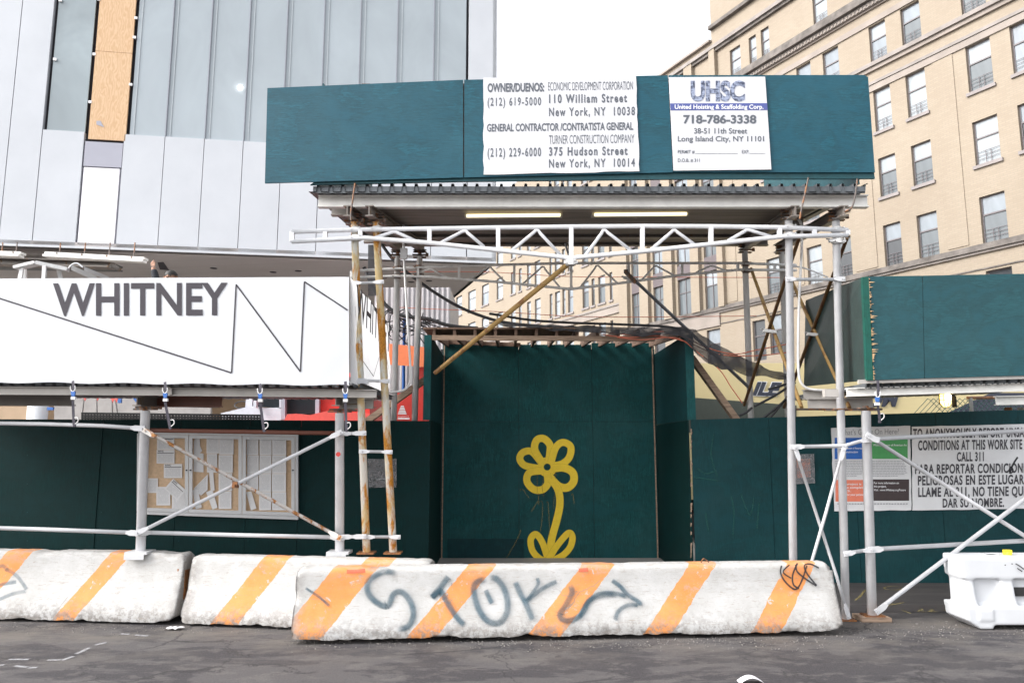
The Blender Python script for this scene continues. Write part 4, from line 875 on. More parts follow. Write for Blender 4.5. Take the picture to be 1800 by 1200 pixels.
j = MB(); j.tube([a, a + Vector((0, 0, .06))], .035, 10); j.bar(a + Vector((-.5, 0, .01)), a + Vector((.15, 0, .01)), .04, .02); j.tube([a + Vector((.1 * cos(k * pi / 8) - .3, .04 * sin(k * pi / 8), .02)) for k in range(16)], .011, 6, closed=True); j.tube([a + Vector((.1 * cos(k * pi / 8), .04 * sin(k * pi / 8), .03)) for k in range(16)], .011, 6, closed=True); j.tube([a + Vector((-.95, .0, .02)), a + Vector((.2, 0, .02))], .013, 8); j.build("jack_clamp", M['clamp'], root=rs)
MB().box((b.x - .17, b.y - .12, .004), (b.x + .17, b.y + .14, .05)).build("timber_pad", M['wood'], root=rs); MB().box((b.x - .10, b.y - .08, .05), (b.x + .12, b.y + .10, .062)).build("base_plate", M['rusted'], root=rs)
rail([(1397, 785), (1485, 783), (1527, 771)], YP - .08, .022, M['white_steel'], rs, "rail", .06); rail([(1524, 772), (1960, 748)], YP - .08, .025, M['rust_brace'] if False else M['white_steel'], rs); rail([(1486, 972), (1532, 965)], YP - .08, .022, M['white_steel'], rs, "rail", .06); rail([(1530, 965), (1960, 941)], YP - .08, .026, M['white_steel'], rs)
rail([(1525, 765), (1700, 877), (1960, 1043)], YP - .12, .024, M['white_steel'], rs, "brace"); rail([(1541, 1073), (1960, 757)], YP - .16, .024, M['white_steel'], rs, "brace")
strap("dark cord hanging at the corner of the teal parapet above the white post", 1543, 668, 700, 741, 4)
# caged lamp
lc = P(1662, 703, 10.6); lm = thing("caged_lamp", "lit yellow caged lamp under the low canopy beside the cream truck", "lamp", lc)
MB().lathe(lc + Vector((0, 0, -.10)), [(0, 0), (.04, .01), (.07, .05), (.075, .17), (.06, .19)], 16).build("glass_jar", M['jar'], root=lm); MB().lathe(lc + Vector((0, -.078, -.02)), [(0, 0), (.03, .015), (.035, .05), (.03, .085), (0, .1)], 12).build("bulb", M['bulb'], root=lm)
cg = MB()
for k in range(8): a = k * pi / 4; cg.tube([lc + Vector((.08 * cos(a), .08 * sin(a), .1)), lc + Vector((.082 * cos(a), .082 * sin(a), -.04)), lc + Vector((.03 * cos(a), .03 * sin(a), -.11))], .004, 5)
for z in (.0, .06): cg.tube([lc + Vector((.083 * cos(k * pi / 8), .083 * sin(k * pi / 8), z)) for k in range(16)], .004, 5, closed=True)
cg.tube([lc + Vector((.09, .05, .1)), lc + Vector((.16, .06, .05)), lc + Vector((.16, .06, -.1))], .03, 8); cg.lathe(lc + Vector((0, 0, .09)), [(.085, 0), (.085, .04), (.03, .07), (0, .07)], 14); cg.build("cage", M['black'], root=lm)

# ------------------------------------------------------------------ notice cases and papers
YN = YF - .09
nb = thing("notice_board", "silver glazed notice case in three bays screwed to the green hoarding", "notice board", P(382, 910, YN))
px_slab([(244, 759), (522, 764), (522, 910), (242, 901)], YN + .055, .02).build("backing_board", M['cork'], root=nb)
def frame_bar(pts, Y=YN, th=.06): return px_slab(pts, Y, th)
of = MB()
for q in ([(243, 757), (523.5, 762), (523.5, 767), (243, 762)], [(241, 898), (523.5, 907), (523.5, 913), (240, 903)], [(241, 762), (247, 762), (246, 898), (240, 898)], [(519, 767), (523.5, 767), (523.5, 907), (519, 907)]): of.prism([P(x, y, YN) for x, y in q], (0, .055, 0))
of.build("frame", M['alu'], root=nb)
for a, b in ((248, 331), (332, 425), (426, 518)):
    yt0, yt1 = 762.5 + (a - 243) * .018, 762.5 + (b - 243) * .018; yb0, yb1 = 897.5 + (a - 243) * .032, 897.5 + (b - 243) * .032; d = MB(); w = 6
    for q in ([(a, yt0), (b, yt1), (b, yt1 + w), (a, yt0 + w)], [(a, yb0 - w), (b, yb1 - w), (b, yb1), (a, yb0)], [(a, yt0 + w), (a + w, yt0 + w), (a + w, yb0 - w), (a, yb0 - w)], [(b - w, yt1 + w), (b, yt1 + w), (b, yb1 - w), (b - w, yb1 - w)]): d.prism([P(x, y, YN - .012) for x, y in q], (0, .012, 0))
    dr = d.build("door", M['alu'], root=nb)
    px_c = b - 3 if a != 332 else a + 3
    l_ = MB(); c = P(px_c, 826, YN - .014); l_.tube([c, c + Vector((0, -.01, 0))], .012, 10); l_.build("lock", M['black'], parent=dr, root=nb)
n3 = lambda x, y: (240 + x / 6.667, 740 + y / 6.667); n4 = lambda x, y: (390 + x / 6.667, 740 + y / 6.667)
YPn = YN + .045
def paper(pts, label, mt, group="papers pinned in the glazed notice case", nyc=None):
    global YPn
    p = [P(x, y, YPn) for x, y in pts]; YPn -= .0006
    mb = MB().prism(p, (0, .0004, 0), uv=True); o = mb.build("notice", M[mt], loc=sum(p, Vector()) / len(p)); tag(o, label, "notice", group)
    if nyc:
        t = MB(); e = lambda u, v: (p[3] * (1 - u) + p[2] * u) * (1 - v) + (p[0] * (1 - u) + p[1] * u) * v + Vector((0, -.0012, 0))
        text(t, "NYC", [e(.08, .95), e(.40, .95), e(.40, .84), e(.08, .84)], .04); t.poly([e(.05, .79), e(.95, .79), e(.95, .745), e(.05, .745)])
        for v in t.v: v -= o.location
        t.build("heading", M['letter'], parent=o)
R = lambda x0, y0, x1, y1: [(x0, y0), (x1, y0), (x1, y1), (x0, y1)]
paper([n3(*p) for p in R(240, 172, 442, 332)], "headed permit at the top of the first bay, crossed by the rusty brace", 'permit', nyc=1)
paper([n3(*p) for p in R(235, 335, 445, 495)], "headed permit directly below the topmost one in the first bay", 'permit', nyc=1)
paper([n3(*p) for p in R(320, 500, 535, 665)], "headed permit offset to the side in the middle of the first bay", 'permit', nyc=1)
paper([n3(*p) for p in R(130, 668, 250, 838)], "small plain typed page half behind the white post in the first bay", 'typed')
paper([n3(*p) for p in R(415, 820, 590, 1055)], "plain page partly covered by the slanting permit in the first bay", 'typed')
paper([n3(*p) for p in R(232, 768, 395, 985)], "upright typed page below the small one in the first bay", 'typed')
paper([n3(*p) for p in ((430, 672), (575, 805), (480, 930), (325, 790))], "headed permit hanging slanted near the foot of the first bay", 'permit', nyc=1)
paper([n3(*p) for p in ((672, 240), (690, 175), (740, 175), (745, 290), (770, 350), (740, 372), (785, 380), (785, 598), (668, 590))], "curled page at the top corner of the second bay", 'typed')
paper([n3(*p) for p in R(820, 180, 965, 378)], "typed page at the top middle of the second bay", 'typed'); paper([n3(*p) for p in R(968, 185, 1138, 390)], "typed page at the top of the tallest column in the second bay", 'typed')
paper([n3(*p) for p in R(825, 382, 945, 600)], "narrow typed page below the top middle one in the second bay", 'typed')
for k, wd in enumerate(("second from the top", "third from the top", "lowest")): paper([n4(*p) for p in R(-38, 395 + k * 212, 128 - k * 8, 602 + k * 212)], "typed page, %s in the tallest column of the second bay" % wd, 'typed')
paper([n3(*p) for p in ((668, 790), (835, 620), (832, 805), (755, 870))], "loose page swung sideways in the middle of the second bay", 'typed'); paper([n3(*p) for p in ((850, 600), (900, 600), (915, 810), (870, 815))], "folded narrow page hanging mid-height in the second bay", 'blank')
paper([n3(*p) for p in ((655, 805), (720, 800), (765, 1010), (695, 1030))], "slipped blank strip at the bottom corner of the second bay", 'blank'); paper([n3(*p) for p in ((815, 830), (890, 800), (950, 1010), (890, 1035))], "slipped blank strip at the bottom middle of the second bay", 'blank')
for c, (xa_, xb_) in enumerate(((295, 430), (440, 580), (588, 752))):
    for r in range(4):
        if c == 0 and r == 3: continue
        y0, y1 = (195, 400, 615, 828, 1045)[r:r + 2]; j = random.uniform(-4, 4)
        paper([n4(*p) for p in R(xa_ + j, y0, xb_ + j, y1 - 3 if not (c == 0 and r == 2) else 800)], "white typed page pinned in the close grid of the third bay", 'typed', "grid of typed pages in the third bay")
paper([n4(*p) for p in ((285, 830), (345, 820), (405, 1020), (340, 1045))], "slipped blank strip under the page grid of the third bay", 'blank')

# ------------------------------------------------------------------ signs on the right hoarding
YQ = YF - .02
t = sign("project_poster", "white project poster with blue, green, orange and black blocks, headed What's Going On Here?", [(1461, 752), (1600, 748), (1602, 896), (1467, 898)], YQ, M['sign_grey'], ragged=.005, cat="poster")
for nm, q, mt in (("blue_block", R(1467.3, 769, 1518.7, 806.5), plain("blue_poster_ink", (.02, .12, .45))), ("green_block", R(1532.7, 770, 1595.5, 806), plain("green_poster_ink", (.07, .32, .10))), ("orange_block", R(1468.7, 843, 1521, 881), plain("orange_poster_ink", (.72, .20, .12))), ("black_block", R(1533.5, 842, 1598, 879.5), plain("black_poster_ink", (.045, .03, .03)))):
    MB().prism([P(x, y, YQ - .003) for x, y in q], (0, .002, 0)).build(nm, mt, root=t)
tx = MB(); px_text(tx, "What's Going On Here?", 1474, 755, 1580, 764.5, YQ - .003, -.004, slope=-.02); tx.build("heading", plain("grey_heading_ink", (.22, .22, .24)), root=t)
tx = MB(); yy = YQ - .005
for b_, x, y, x1 in (("The", 1471, 772, 1478), ("Whitney Museum of American", 1471, 785.5, 1517), ("Topic: construction", 1471, 792, 1508), ("Whitney Museum of American Art", 1535, 780, 1594), ("This project is", 1474, 848.5, 1514), ("to be complete", 1477, 854.5, 1520), ("2015.", 1474, 860.5, 1496), ("Thanks for your patience", 1474, 867, 1520), ("For more information on", 1536, 846.5, 1580), ("this project,", 1536, 852.5, 1558), ("Visit : www.Whitney.org/Future", 1536, 858.8, 1592)): px_line(t, b_, x, y, x1, y + 3.6, yy, M['letter_white'], .01, name='small_lettering')
ln = MB()
for k in range(10):
    for x0, x1 in ((1468, 1519), (1533, 1594)):
        x = x0
        while x < x1 - 4 - (12 if k == 9 else 0): w = random.uniform(2, 6); ln.poly([P(x, 809.5 + k * 2.9, yy), P(x + w, 809.5 + k * 2.9, yy), P(x + w, 810.6 + k * 2.9, yy), P(x, 810.6 + k * 2.9, yy)]); x += w + .9
for x in range(1472, 1595, 5): ln.poly([P(x, 884, yy), P(x + 3.6, 884, yy), P(x + 3.6, 886, yy), P(x, 886, yy)])
ln.build("body_text", plain("pale_grey_body_ink", (.34, .34, .36)), root=t)
t = sign("report_sign", "large white board with black bilingual text asking to call 311", [(1603, 749.5), (1838, 744), (1838, 893), (1604, 896.5)], YQ - .004, M['sign_grey'], ragged=.004)
tx = MB()
for b_, x0, y0, x1, y1 in (("TO ANONYMOUSLY REPORT UNSAFE", 1605, 754, 1812, 769.5), ("CONDITIONS AT THIS WORK SITE", 1614, 774.5, 1797, 790.5), ("CALL 311", 1682, 795, 1729.5, 810), ("PARA REPORTAR CONDICIONES", 1608.5, 816.5, 1812, 832), ("PELIGROSAS EN ESTE LUGAR,", 1613.5, 836.5, 1803, 852), ("LLAME AL 311, NO TIENE QUE", 1614, 857, 1806, 872.5), ("DAR SU NOMBRE.", 1657, 876.5, 1765, 891)): px_line(t, b_, x0, y0, x1, y1, YQ - .008, M['letter'], .032, -.012, 1.12)
tg = MB(); tg.ribbon(crom([P(x, y, YQ - .010) for x, y in ((1789, 803), (1783, 812), (1778, 822), (1775, 832))]), .03, (0, -1, 0)); tg.ribbon(crom([P(x, y, YQ - .010) for x, y in ((1773, 828), (1777, 820), (1781, 826), (1777, 831), (1773, 826))]), .02, (0, -1, 0)); tg.build("scribble", M['spray_black'], root=t)
def pouch(label, q, Y, inner=None):
    p = [P(x, y, Y) for x, y in q]; t = thing("plastic_pouch", label, "document pouch", sum(p, Vector()) / 4); MB().prism(p, (0, .004, 0)).build("clear_sleeve", M['pouch'], root=t)
    if inner: MB().prism([P(x, y, Y + .008) for x, y in inner[0]], (0, .003, 0), uv=True).build("permit", inner[1], root=t)
    return t
t = pouch("empty clear plastic pouch stuck to the hoarding behind the rusty posts", [(646, 806), (697, 806), (697, 856), (648, 857)], YF - .04)
w = MB(); w.ribbon(crom([P(x, y, YF - .046) for x, y in ((660, 843), (672, 841), (688, 846))]), .03, (0, -1, 0)); w.build("torn_scrap", M['chalk_white'], root=t)
m = NT("orange_permit_print"); f = m.noise(m.co(scale=(1, 1, 3)), 30, 4); po = m.done(m.ramp(f, .42, .6, (.70, .20, .10), (.20, .10, .08)), .6)
pouch("clear pouch holding an orange permit, behind the white post on the green hoarding", [(1384, 799), (1431, 797), (1433, 849), (1387, 851)], YF - .04, ([(1400, 806), (1424, 806), (1425, 838), (1401, 840)], po))

# ------------------------------------------------------------------ plastic water barrier
wb0 = G(1690, 1100); wbx0, wbx1 = G(1683, 1100).x, G(2010, 1100).x; wy = G(1740, 1107).y; topz = P(1690, 977, wy + .08).z
wb = thing("plastic_barrier", "white hollow plastic barrier with a yellow cap standing on the pavement edge", "barrier", ((wbx0 + wbx1) / 2, wy + .22, 0))
L = wbx1 - wbx0
def rbox(lo, hi, r=.03): return MB().box(lo, hi)
bm_ = MB(); X0, X1, Y0 = wbx0, wbx1, wy
bm_.prism([(X0 + .02, Y0, .10), (X0 + .16, Y0, .006), (X0 + .30, Y0, .006), (X0 + .31, Y0, .05), (X0 + .95, Y0, .05), (X0 + .97, Y0, .006), (X1 - .16, Y0, .006), (X1 - .02, Y0, .10), (X1, Y0, .25), (X0, Y0, .25)], (0, .44, 0))
bm_.prism([(X0 + .045, Y0 + .10, .25), (X1 - .045, Y0 + .10, .25), (X1 - .045, Y0 + .10, topz - .22), (X0 + .045, Y0 + .10, topz - .22)], (0, .26, 0))
bm_.prism([(X0 + .025, Y0 + .03, topz - .24), (X1 - .025, Y0 + .03, topz - .24), (X1 - .015, Y0 + .03, topz), (X0 + .015, Y0 + .03, topz)], (0, .38, 0))
for u0, u1 in ((.045, .16), (.42, .60), (.92, 1.10), (1.34, 1.50)): bm_.prism([(X0 + u0, Y0 + .02, .25), (X0 + u1, Y0 + .02, .25), (X0 + u1 - .02, Y0 + .045, topz - .24), (X0 + u0 + .02, Y0 + .045, topz - .24)], (0, .34, 0))
bm_.prism([(X0 + .14, Y0 - .012, .10), (X0 + .30, Y0 - .012, .10), (X0 + .30, Y0 - .012, .22), (X0 + .14, Y0 - .012, .22)], (0, .05, 0))
o = bm_.build("body", M['plastic_white'], root=wb)
rm_ = o.modifiers.new("remesh", 'REMESH'); rm_.mode = 'VOXEL'; rm_.voxel_size = .013; rm_.use_smooth_shade = True
sm = o.modifiers.new("smooth", 'SMOOTH'); sm.factor = .5; sm.iterations = 7
h = MB(); c = P(1741, 978, wy + .2); h.lathe((c.x, wy + .19, topz + .001), [(.085, -.03), (.085, .006), (.07, .008), (.068, -.02)], 24); h.lathe((c.x, wy + .19, topz + .004), [(0, 0), (.068, 0)], 24, 1); h.build("filler_hole", [M['plastic_white'], M['rub']], root=wb)
sx0 = G(1777, 1035).x
for s0 in (1777, 1905): x = P(s0, 1035, wy).x; MB().box((x, wy + .06, .35), (x + .25, wy + .112, .44)).build("fork_slot", M['rub'], root=wb)
yc = MB(); c = P(1771, 974, wy + .2); yc.lathe((c.x, wy + .2, topz), [(.045, 0), (.05, .02), (.035, .04), (0, .042)], 7); yc.box((c.x - .04, wy + .17, topz + .015), (c.x + .038, wy + .22, topz + .055)); yc.build("cap", M['yellow'], root=wb)
sc = MB()
for pts in ([(1785, 990), (1792, 994), (1800, 1000)], [(1788, 998), (1797, 1004)], [(1766, 992), (1768, 993)], [(1778, 990), (1780, 991)]): sc.ribbon([P(x, y, wy + .01) for x, y in pts], .015, (0, -1, 0))
sc.build("scuff_mark", M['spray_black'], root=wb)
# paper litter
pl = MB(); c = G(1318, 1199); pl.sheet([[c + Vector((-.10 + .21 * i / 8, -.06 + .10 * j / 4, .008 + .045 * sin(pi * i / 8))) for i in range(9)] for j in range(5)]); tag(pl.build("paper_scrap", [plain("white_card", (.78, .77, .8))], loc=c), "curled white card lying on the road in front of the tagged barrier", "litter")
c = G(303, 1107); pl = MB(); pl.sheet([[c + Vector((-.09 + .16 * i / 6 + .02 * j, -.03 + .05 * j, .01 + .02 * abs(sin(i * 1.3 + j)))) for i in range(7)] for j in range(3)]); tag(pl.build("paper_scrap", [M['blank']], loc=c), "small crumpled white paper on the road by the barrier gap", "litter")

# ------------------------------------------------------------------ museum building with metal cladding
ZS = 6.5; SA, SB = G(0, 430, ZS), G(872, 462, ZS); mx = (SB - SA).normalized(); mn = Vector((-mx.y, mx.x, 0))     # mn: into the building
MQ = SA.copy()
mu = thing("museum_building", "modern building clad in pale metal panels and grey glass overhanging the street", "building", (SA.x + 6, SA.y + 8, 0))
def MP(x, y, off=0.): p = PL(x, y, MQ, mn); return p + mn * off
def mquad(pts, off, th, name, mt, gap=0.): 
    p = [MP(x, y, off) for x, y in pts]; return MB().prism(p, mn * th).build(name, mt, root=mu)
bnd = lambda x: 234 + (x - 68) * .040 - max(0, x - 300) ** 2 * 2.2e-5           # lower edge of the glass
sof = lambda x: 430 + x * 32 / 872
tilt = lambda x, y, x430: x430 + (430 - y) * (x430 - 905) * -.000118 * -1 * -1    # verticals lean in towards the top
def vx(x430, y): return x430 + (900 - x430) * (-(430 - y)) * -1 * 1.13e-4
seams = [56, 132, 203, 277, 348, 418, 487, 555, 622, 690, 757, 820]
def upto(u): return u
def mcol(x, y):      # x of a true vertical on the facade through (x, 430) at height y
    p = MP(x, 430); r_ = None
    # project a point at a height that lands on row y
    lo, hi = p.z - 6, p.z + 14
    for _ in range(40):
        mid = (lo + hi) / 2; q = Vector((p.x, p.y, mid)); v = q - O; c_ = v.y * cos(TILT) + v.z * sin(TILT); sy = 600 - FPX * (-v.y * sin(TILT) + v.z * cos(TILT)) / c_
        if sy > y: lo = mid
        else: hi = mid
    return 900 + FPX * v.x / c_
ztop = 17.0; zb_ = MP(420, bnd(420)).z
def mrect(x0, x1, z0, z1, off, th, name, mt):
    a, b = MP(x0, 430), MP(x1, 430); p = [Vector((a.x, a.y, z1)), Vector((b.x, b.y, z1)), Vector((b.x, b.y, z0)), Vector((a.x, a.y, z0))]
    return MB().prism([q + mn * off for q in p], mn * th).build(name, mt, root=mu)
g_ = .6
wall = MB(); wq = [SA - mx * 14, SB + mx * 0]; wall.prism([wq[0] + mn * .14, wq[1] + mn * .14, Vector((wq[1].x, wq[1].y, ztop)) + mn * .14, Vector((wq[0].x, wq[0].y, ztop)) + mn * .14], mn * .1).build("backing_wall", M['gap'], root=mu)
mrect(-900, -4, ZS, ztop, 0, .12, "facade_panel", M['panel']); mrect(-2.5, 55, ZS, ztop, 0, .12, "facade_panel", M['panel'])
for a, b in zip(seams[:-1], seams[1:]):
    if a == 132: continue
    mrect(a + g_, b - g_, ZS, zb_, 0, .12, "facade_panel", M['panel'])
mrect(821, 872, ZS, ztop, 0, .12, "facade_panel", M['panel'])
# plywood bay with door panel
zw = MP(180, 247).z; zg = MP(175, 293).z
mrect(139, 206, zw + .02, MP(185, 91).z, .0, .05, "plywood_infill", M['ply_raw']); mrect(139, 206, MP(185, 91).z + .008, ztop, .0, .05, "plywood_infill", M['ply_raw'])
mrect(134.5, 202.5, zg, zw - .04, .0, .1, "grey_panel", M['panel_grey']); mrect(133, 203.5, ZS + .0, zg - .005, .06, .06, "door_surround", M['panel_grey']); mrect(134, 203, ZS + .02, zg - .01, .02, .03, "door_surround", M['mullion_l']) if False else None
mrect(136, 200, ZS + .06, zg - .03, .0, .05, "door_panel", M['panel_white'])
tw = MB(); q = MP(175, 217, -.01); tw.poly([q + mx * -.06 + Vector((0, 0, -.04)), q + mx * .05 + Vector((0, 0, -.07)), q + mx * .11 + Vector((0, 0, -.09)), q + mx * .05 + Vector((0, 0, .0)), q + mx * .02 + Vector((0, 0, .06)), q + mx * -.07 + Vector((0, 0, .05))]); tw.build("torn_hole", M['panel_grey'], root=mu)
cl = MB()
for x, zs in ((137, (.9, 2.1, 3.5, 3.9)), (208, (1.4, 2.6, 3.1, 3.7)), (66, (1.9, 3.4))):
    for dz in zs: a = MP(x, 430, -.01); cl.prism([Vector((a.x, a.y, zw + dz)) + mx * s for s in (-.035, .035)] + [Vector((a.x, a.y, zw + dz + .06)) + mx * s for s in (.035, -.035)], mn * .03)
cl.build("bracket", M['panel_white'], root=mu)
# glazing
def glz(a, b, mt): mrect(a, b, zb_ + .004, ztop, .04, .04, "glass_pane", mt)
glz(62, 131, M['curtain_b'])
ms = [211, 277, 348, 418, 487, 555, 622, 690, 757, 817]
for i, (a, b) in enumerate(zip(ms[:-1], ms[1:])):
    glz(a + .8, b - .8, M['curtain']); mrect(a + 7 if i else 218, a + 9 if i else 220, zb_, ztop, .025, .012, "glass_fin", M['mullion_l'])
    if i: mrect(a - .8, a + .8, zb_, ztop, .0, .06, "mullion", M['mullion'])
lp = MP(422, 153, .035); MB().lathe(lp + Vector((0, -.02, -.06)), [(0, 0), (.035, .02), (.05, .06), (.035, .1), (0, .12)], 12).build("lamp_reflection", plain("glowing_lamp_reflection", (1, 1, 1), .3, emit=(1, .96, .9), es=4), root=mu)  # glowing ball stands in for a lamp's reflection in the glass
# soffit and hidden sides
SC = G(755, 560, ZS); sdir = (SC - SB).normalized(); SD = SB + sdir * 34; SE = SA - mx * 14 + sdir * 34; SF = SA - mx * 14
MB().prism([SF + Vector((0, 0, .0)), SB, SD, SE], (0, 0, .12)).build("soffit", M['soffit'], root=mu)
edge = MB(); edge.prism([SF + mn * -.02 + Vector((0, 0, -.02)), SB + mn * -.02 + Vector((0, 0, -.02)), SB + mn * -.02 + Vector((0, 0, .03)), SF + mn * -.02 + Vector((0, 0, .03))], mn * .06); edge.build("drip_edge", M['panel'], root=mu)
MB().prism([SB, SD, Vector((SD.x, SD.y, ztop)), Vector((SB.x, SB.y, ztop))], -mx * .1).build("side_wall", M['panel'], root=mu)
MB().prism([Vector((p.x, p.y, ztop)) for p in (SF, SB, SD, SE)], (0, 0, .1)).build("roof", M['panel_grey'], root=mu)
for k in range(26):
    x, y = random.uniform(330, 850), random.uniform(466, 540)
    p = G(x, y, ZS - .006)
    if (p - SB).dot(Vector((sdir.y, -sdir.x, 0))) < -.4: MB().lathe(p, [(0, 0), (.09, 0), (.09, .004)], 12).build("downlight", M['gap'], root=mu)
MB().prism([G(277, 462, ZS - .01), G(287, 461, ZS - .01), G(297, 475, ZS - .01), G(281, 474, ZS - .01)], (0, 0, .03)).build("open_hatch", M['gap'], root=mu)
# ground floor set back under the overhang
gb_ = SF + sdir * 26; ge_ = SB + sdir * 26 - mx * 1.5; wl = MB(); wl.prism([Vector((gb_.x, gb_.y, 0)), Vector((ge_.x, ge_.y, 0)), Vector((ge_.x, ge_.y, ZS)), Vector((gb_.x, gb_.y, ZS))], mn * .3); wl.build("ground_floor_wall", M['tan_wall'], root=mu)
# channels slung under the soffit
for x0, y0, x1, y1, wd in ((-60, 443, 41, 446, "short"), (83, 446, 257, 455.5, "long")):
    Y = 16.0; a, b = P(x0, y0, Y), P(x1, y1, Y); t = thing("steel_channel", "%s white perforated steel channel slung under the overhang above the banner" % wd, "steel channel", (a + b) / 2, "white channels under the overhang")
    c_ = MB(); c_.bar(a, b, .2, .05); c_.bar(a + Vector((0, -.06, -.07)), b + Vector((0, -.06, -.07)), .2, .05)
    c_.build("rail", M['beam_white'], root=t); hg = MB()
    for k in range(4): q = a + (b - a) * (k + .5) / 4; hg.tube([q, Vector((q.x, q.y, ZS))], .015, 6); hg.tube([q + Vector((0, -.11, -.0)), q + Vector((0, -.09, 0))], .02, 8)
    hg.build("hanger", M['clamp'], root=t)
t = thing("steel_truss_beam", "dark steel beam slung behind the white channels under the overhang", "steel beam", P(100, 470, 16.6))
MB().ibeam(P(-120, 457, 16.6), P(196, 466, 16.6), .3, .16, .03).build("upper_beam", M['beam_dark'], root=t); MB().ibeam(P(-120, 466, 17.2), P(210, 471, 17.2), .3, .12, .03).build("lower_beam", M['deck'], root=t); MB().bar(P(196, 464, 17), P(210, 474, 17), .1, .1).build("end_strut", M['beam_dark'], root=t)

# things standing on the low shed's deck behind the banner
dz_ = P(0, 684, 9.9).z
zdk = P(0, 683, YB_ + .06).z + .06
ld = thing("stepladder", "grey metal stepladder standing on the low canopy behind the banner", "ladder", (P(70, 480, 10.0).x, 10, zdk))
top = P(62, 465, 10.0)
for sx_, sy_ in ((-.2, -.1), (.18, -.1), (-.3, .7), (.3, .7)): MB().bar(top + Vector((sx_ * .8, sy_ * .2, -.02)), Vector((top.x + sx_ * 1.4, 10 + sy_, zdk)), .05, .03, up=(0, 1, 0)).build("leg", M['galv'], root=ld)
MB().bar(top + Vector((-.26, 0, -.05)), top + Vector((.02, 0, .02)), .14, .04).build("top_cap", M['galv'], root=ld); MB().bar(top + Vector((.02, 0, .02)), top + Vector((.40, .1, -.05)), .12, .05).build("side_arm", M['galv'], root=ld)
for z in (.35, .7, 1.05): MB().bar((top.x - .25, 9.85, zdk + z), (top.x + .25, 9.85, zdk + z), .08, .03).build("tread", M['galv'], root=ld)
sh = MB(); 
for (xa_, ya_), (xb_, yb_), wdt in (((125, 470), (170, 490), 9), ((148, 472), (192, 490), 7)):
    sh.sheet([[P(xa_ + (xb_ - xa_) * i / 8, ya_ + (yb_ - ya_) * i / 8 - wdt * .5 + wdt * j / 3 + 1.5 * noise.noise(Vector((i, j, 3))), 10.2 + .05 * j) for i in range(9)] for j in range(4)])
sh.tube(crom([P(x, y, 10.15) for x, y in ((118, 474), (127, 465), (136, 463), (146, 470))]), .012, 6)
tag(sh.build("plastic_sheet", M['plastic_white'], loc=(P(155, 480, 10.2).x, 10.2, zdk)), "white plastic sheeting heaped beside the stepladder behind the banner", "sheeting")
# worker reaching up to the hatch
hx = P(300, 486, 10.5); gx, gy = hx.x, 10.5
pr = thing("person", "worker in a dark jacket reaching one arm up to the overhang behind the banner", "person", (gx, gy, zdk))
def skin(name, verts, edges, rad, mt, lvl=2):
    me = bpy.data.meshes.new(name); me.from_pydata([Vector(v) - Vector((gx, gy, zdk)) for v in verts], edges, []); me.materials.append(mt); o = bpy.data.objects.new(name, me); COL.objects.link(o); o.parent = pr
    sk = o.modifiers.new("skin", 'SKIN'); sk.use_smooth_shade = True; me.skin_vertices[0].data[0].use_root = True
    for i, r in enumerate(rad): me.skin_vertices[0].data[i].radius = (r, r)
    s_ = o.modifiers.new("sub", 'SUBSURF'); s_.levels = lvl; s_.render_levels = lvl; return o
Hh = hx.z + .09 - zdk; k_ = Hh / 1.75; v = lambda x, y, z: Vector((gx + x * k_, gy + y * k_, zdk + z * k_))
hand = P(269, 469, 10.5); sh_ = v(-.17, 0, 1.42); el = (sh_ + hand) / 2 + Vector((.03, .0, -.05))
V = [v(0, 0, .95), v(0, 0, 1.15), v(0, 0, 1.38), v(0, 0, 1.48), v(0, -.01, 1.57), v(0, -.01, 1.66), v(0, 0, 1.72), sh_, el, hand + (el - hand) * .12, hand, v(.17, 0, 1.42), v(.22, 0, 1.15), v(.21, -.06, .92), v(.21, -.08, .82), v(-.09, 0, .9), v(-.10, -.02, .5), v(-.10, .0, .08), v(-.10, -.14, .03), v(.09, 0, .9), v(.10, -.02, .5), v(.10, 0, .08), v(.10, -.14, .03)]
E_ = [(0, 1), (1, 2), (2, 3), (3, 4), (4, 5), (5, 6), (2, 7), (7, 8), (8, 9), (9, 10), (2, 11), (11, 12), (12, 13), (13, 14), (0, 15), (15, 16), (16, 17), (17, 18), (0, 19), (19, 20), (20, 21), (21, 22)]
skin("body", V, E_, [.13, .12, .12, .055, .07, .085, .06, .055, .042, .03, .034, .055, .042, .03, .034, .085, .058, .042, .035, .085, .058, .042, .035], M['skin'])
fg = MB()
for q in range(5): d_ = Vector((-.018 + .011 * q, -.01, .035 + .012 * (2 - abs(q - 2)))); fg.tube([hand + Vector((-.02 + .011 * q, 0, .015)), hand + d_ * 1.1 + Vector((-.005, 0, .015)), hand + d_ * 1.5 + Vector((.0, .015, .015))], [.010, .008, .006], 6)
fg.build("fingers", M['skin'], root=pr)
skin("jacket", [V[0], V[1], V[2], V[7], V[8], V[9], V[11], V[12], V[13]], [(0, 1), (1, 2), (2, 3), (3, 4), (4, 5), (2, 6), (6, 7), (7, 8)], [.15, .145, .145, .07, .06, .048, .07, .06, .048], M['jacket'])
skin("trousers", [V[0], V[15], V[16], V[17], V[19], V[20], V[21]], [(0, 1), (1, 2), (2, 3), (0, 4), (4, 5), (5, 6)], [.14, .098, .075, .062, .098, .075, .062], M['navy'])
hr = MB(); hc = v(0, .015, 1.665); 
hr.sheet([[hc + Vector((.088 * cos(a) * cos(e), .105 * sin(a) * cos(e) + .0, .095 * sin(e))) * k_ for a in [2 * pi * i / 16 for i in range(17)]] for e in [.05, .4, .8, 1.2, 1.55]]); hr.build("hair", M['hair'], root=pr)
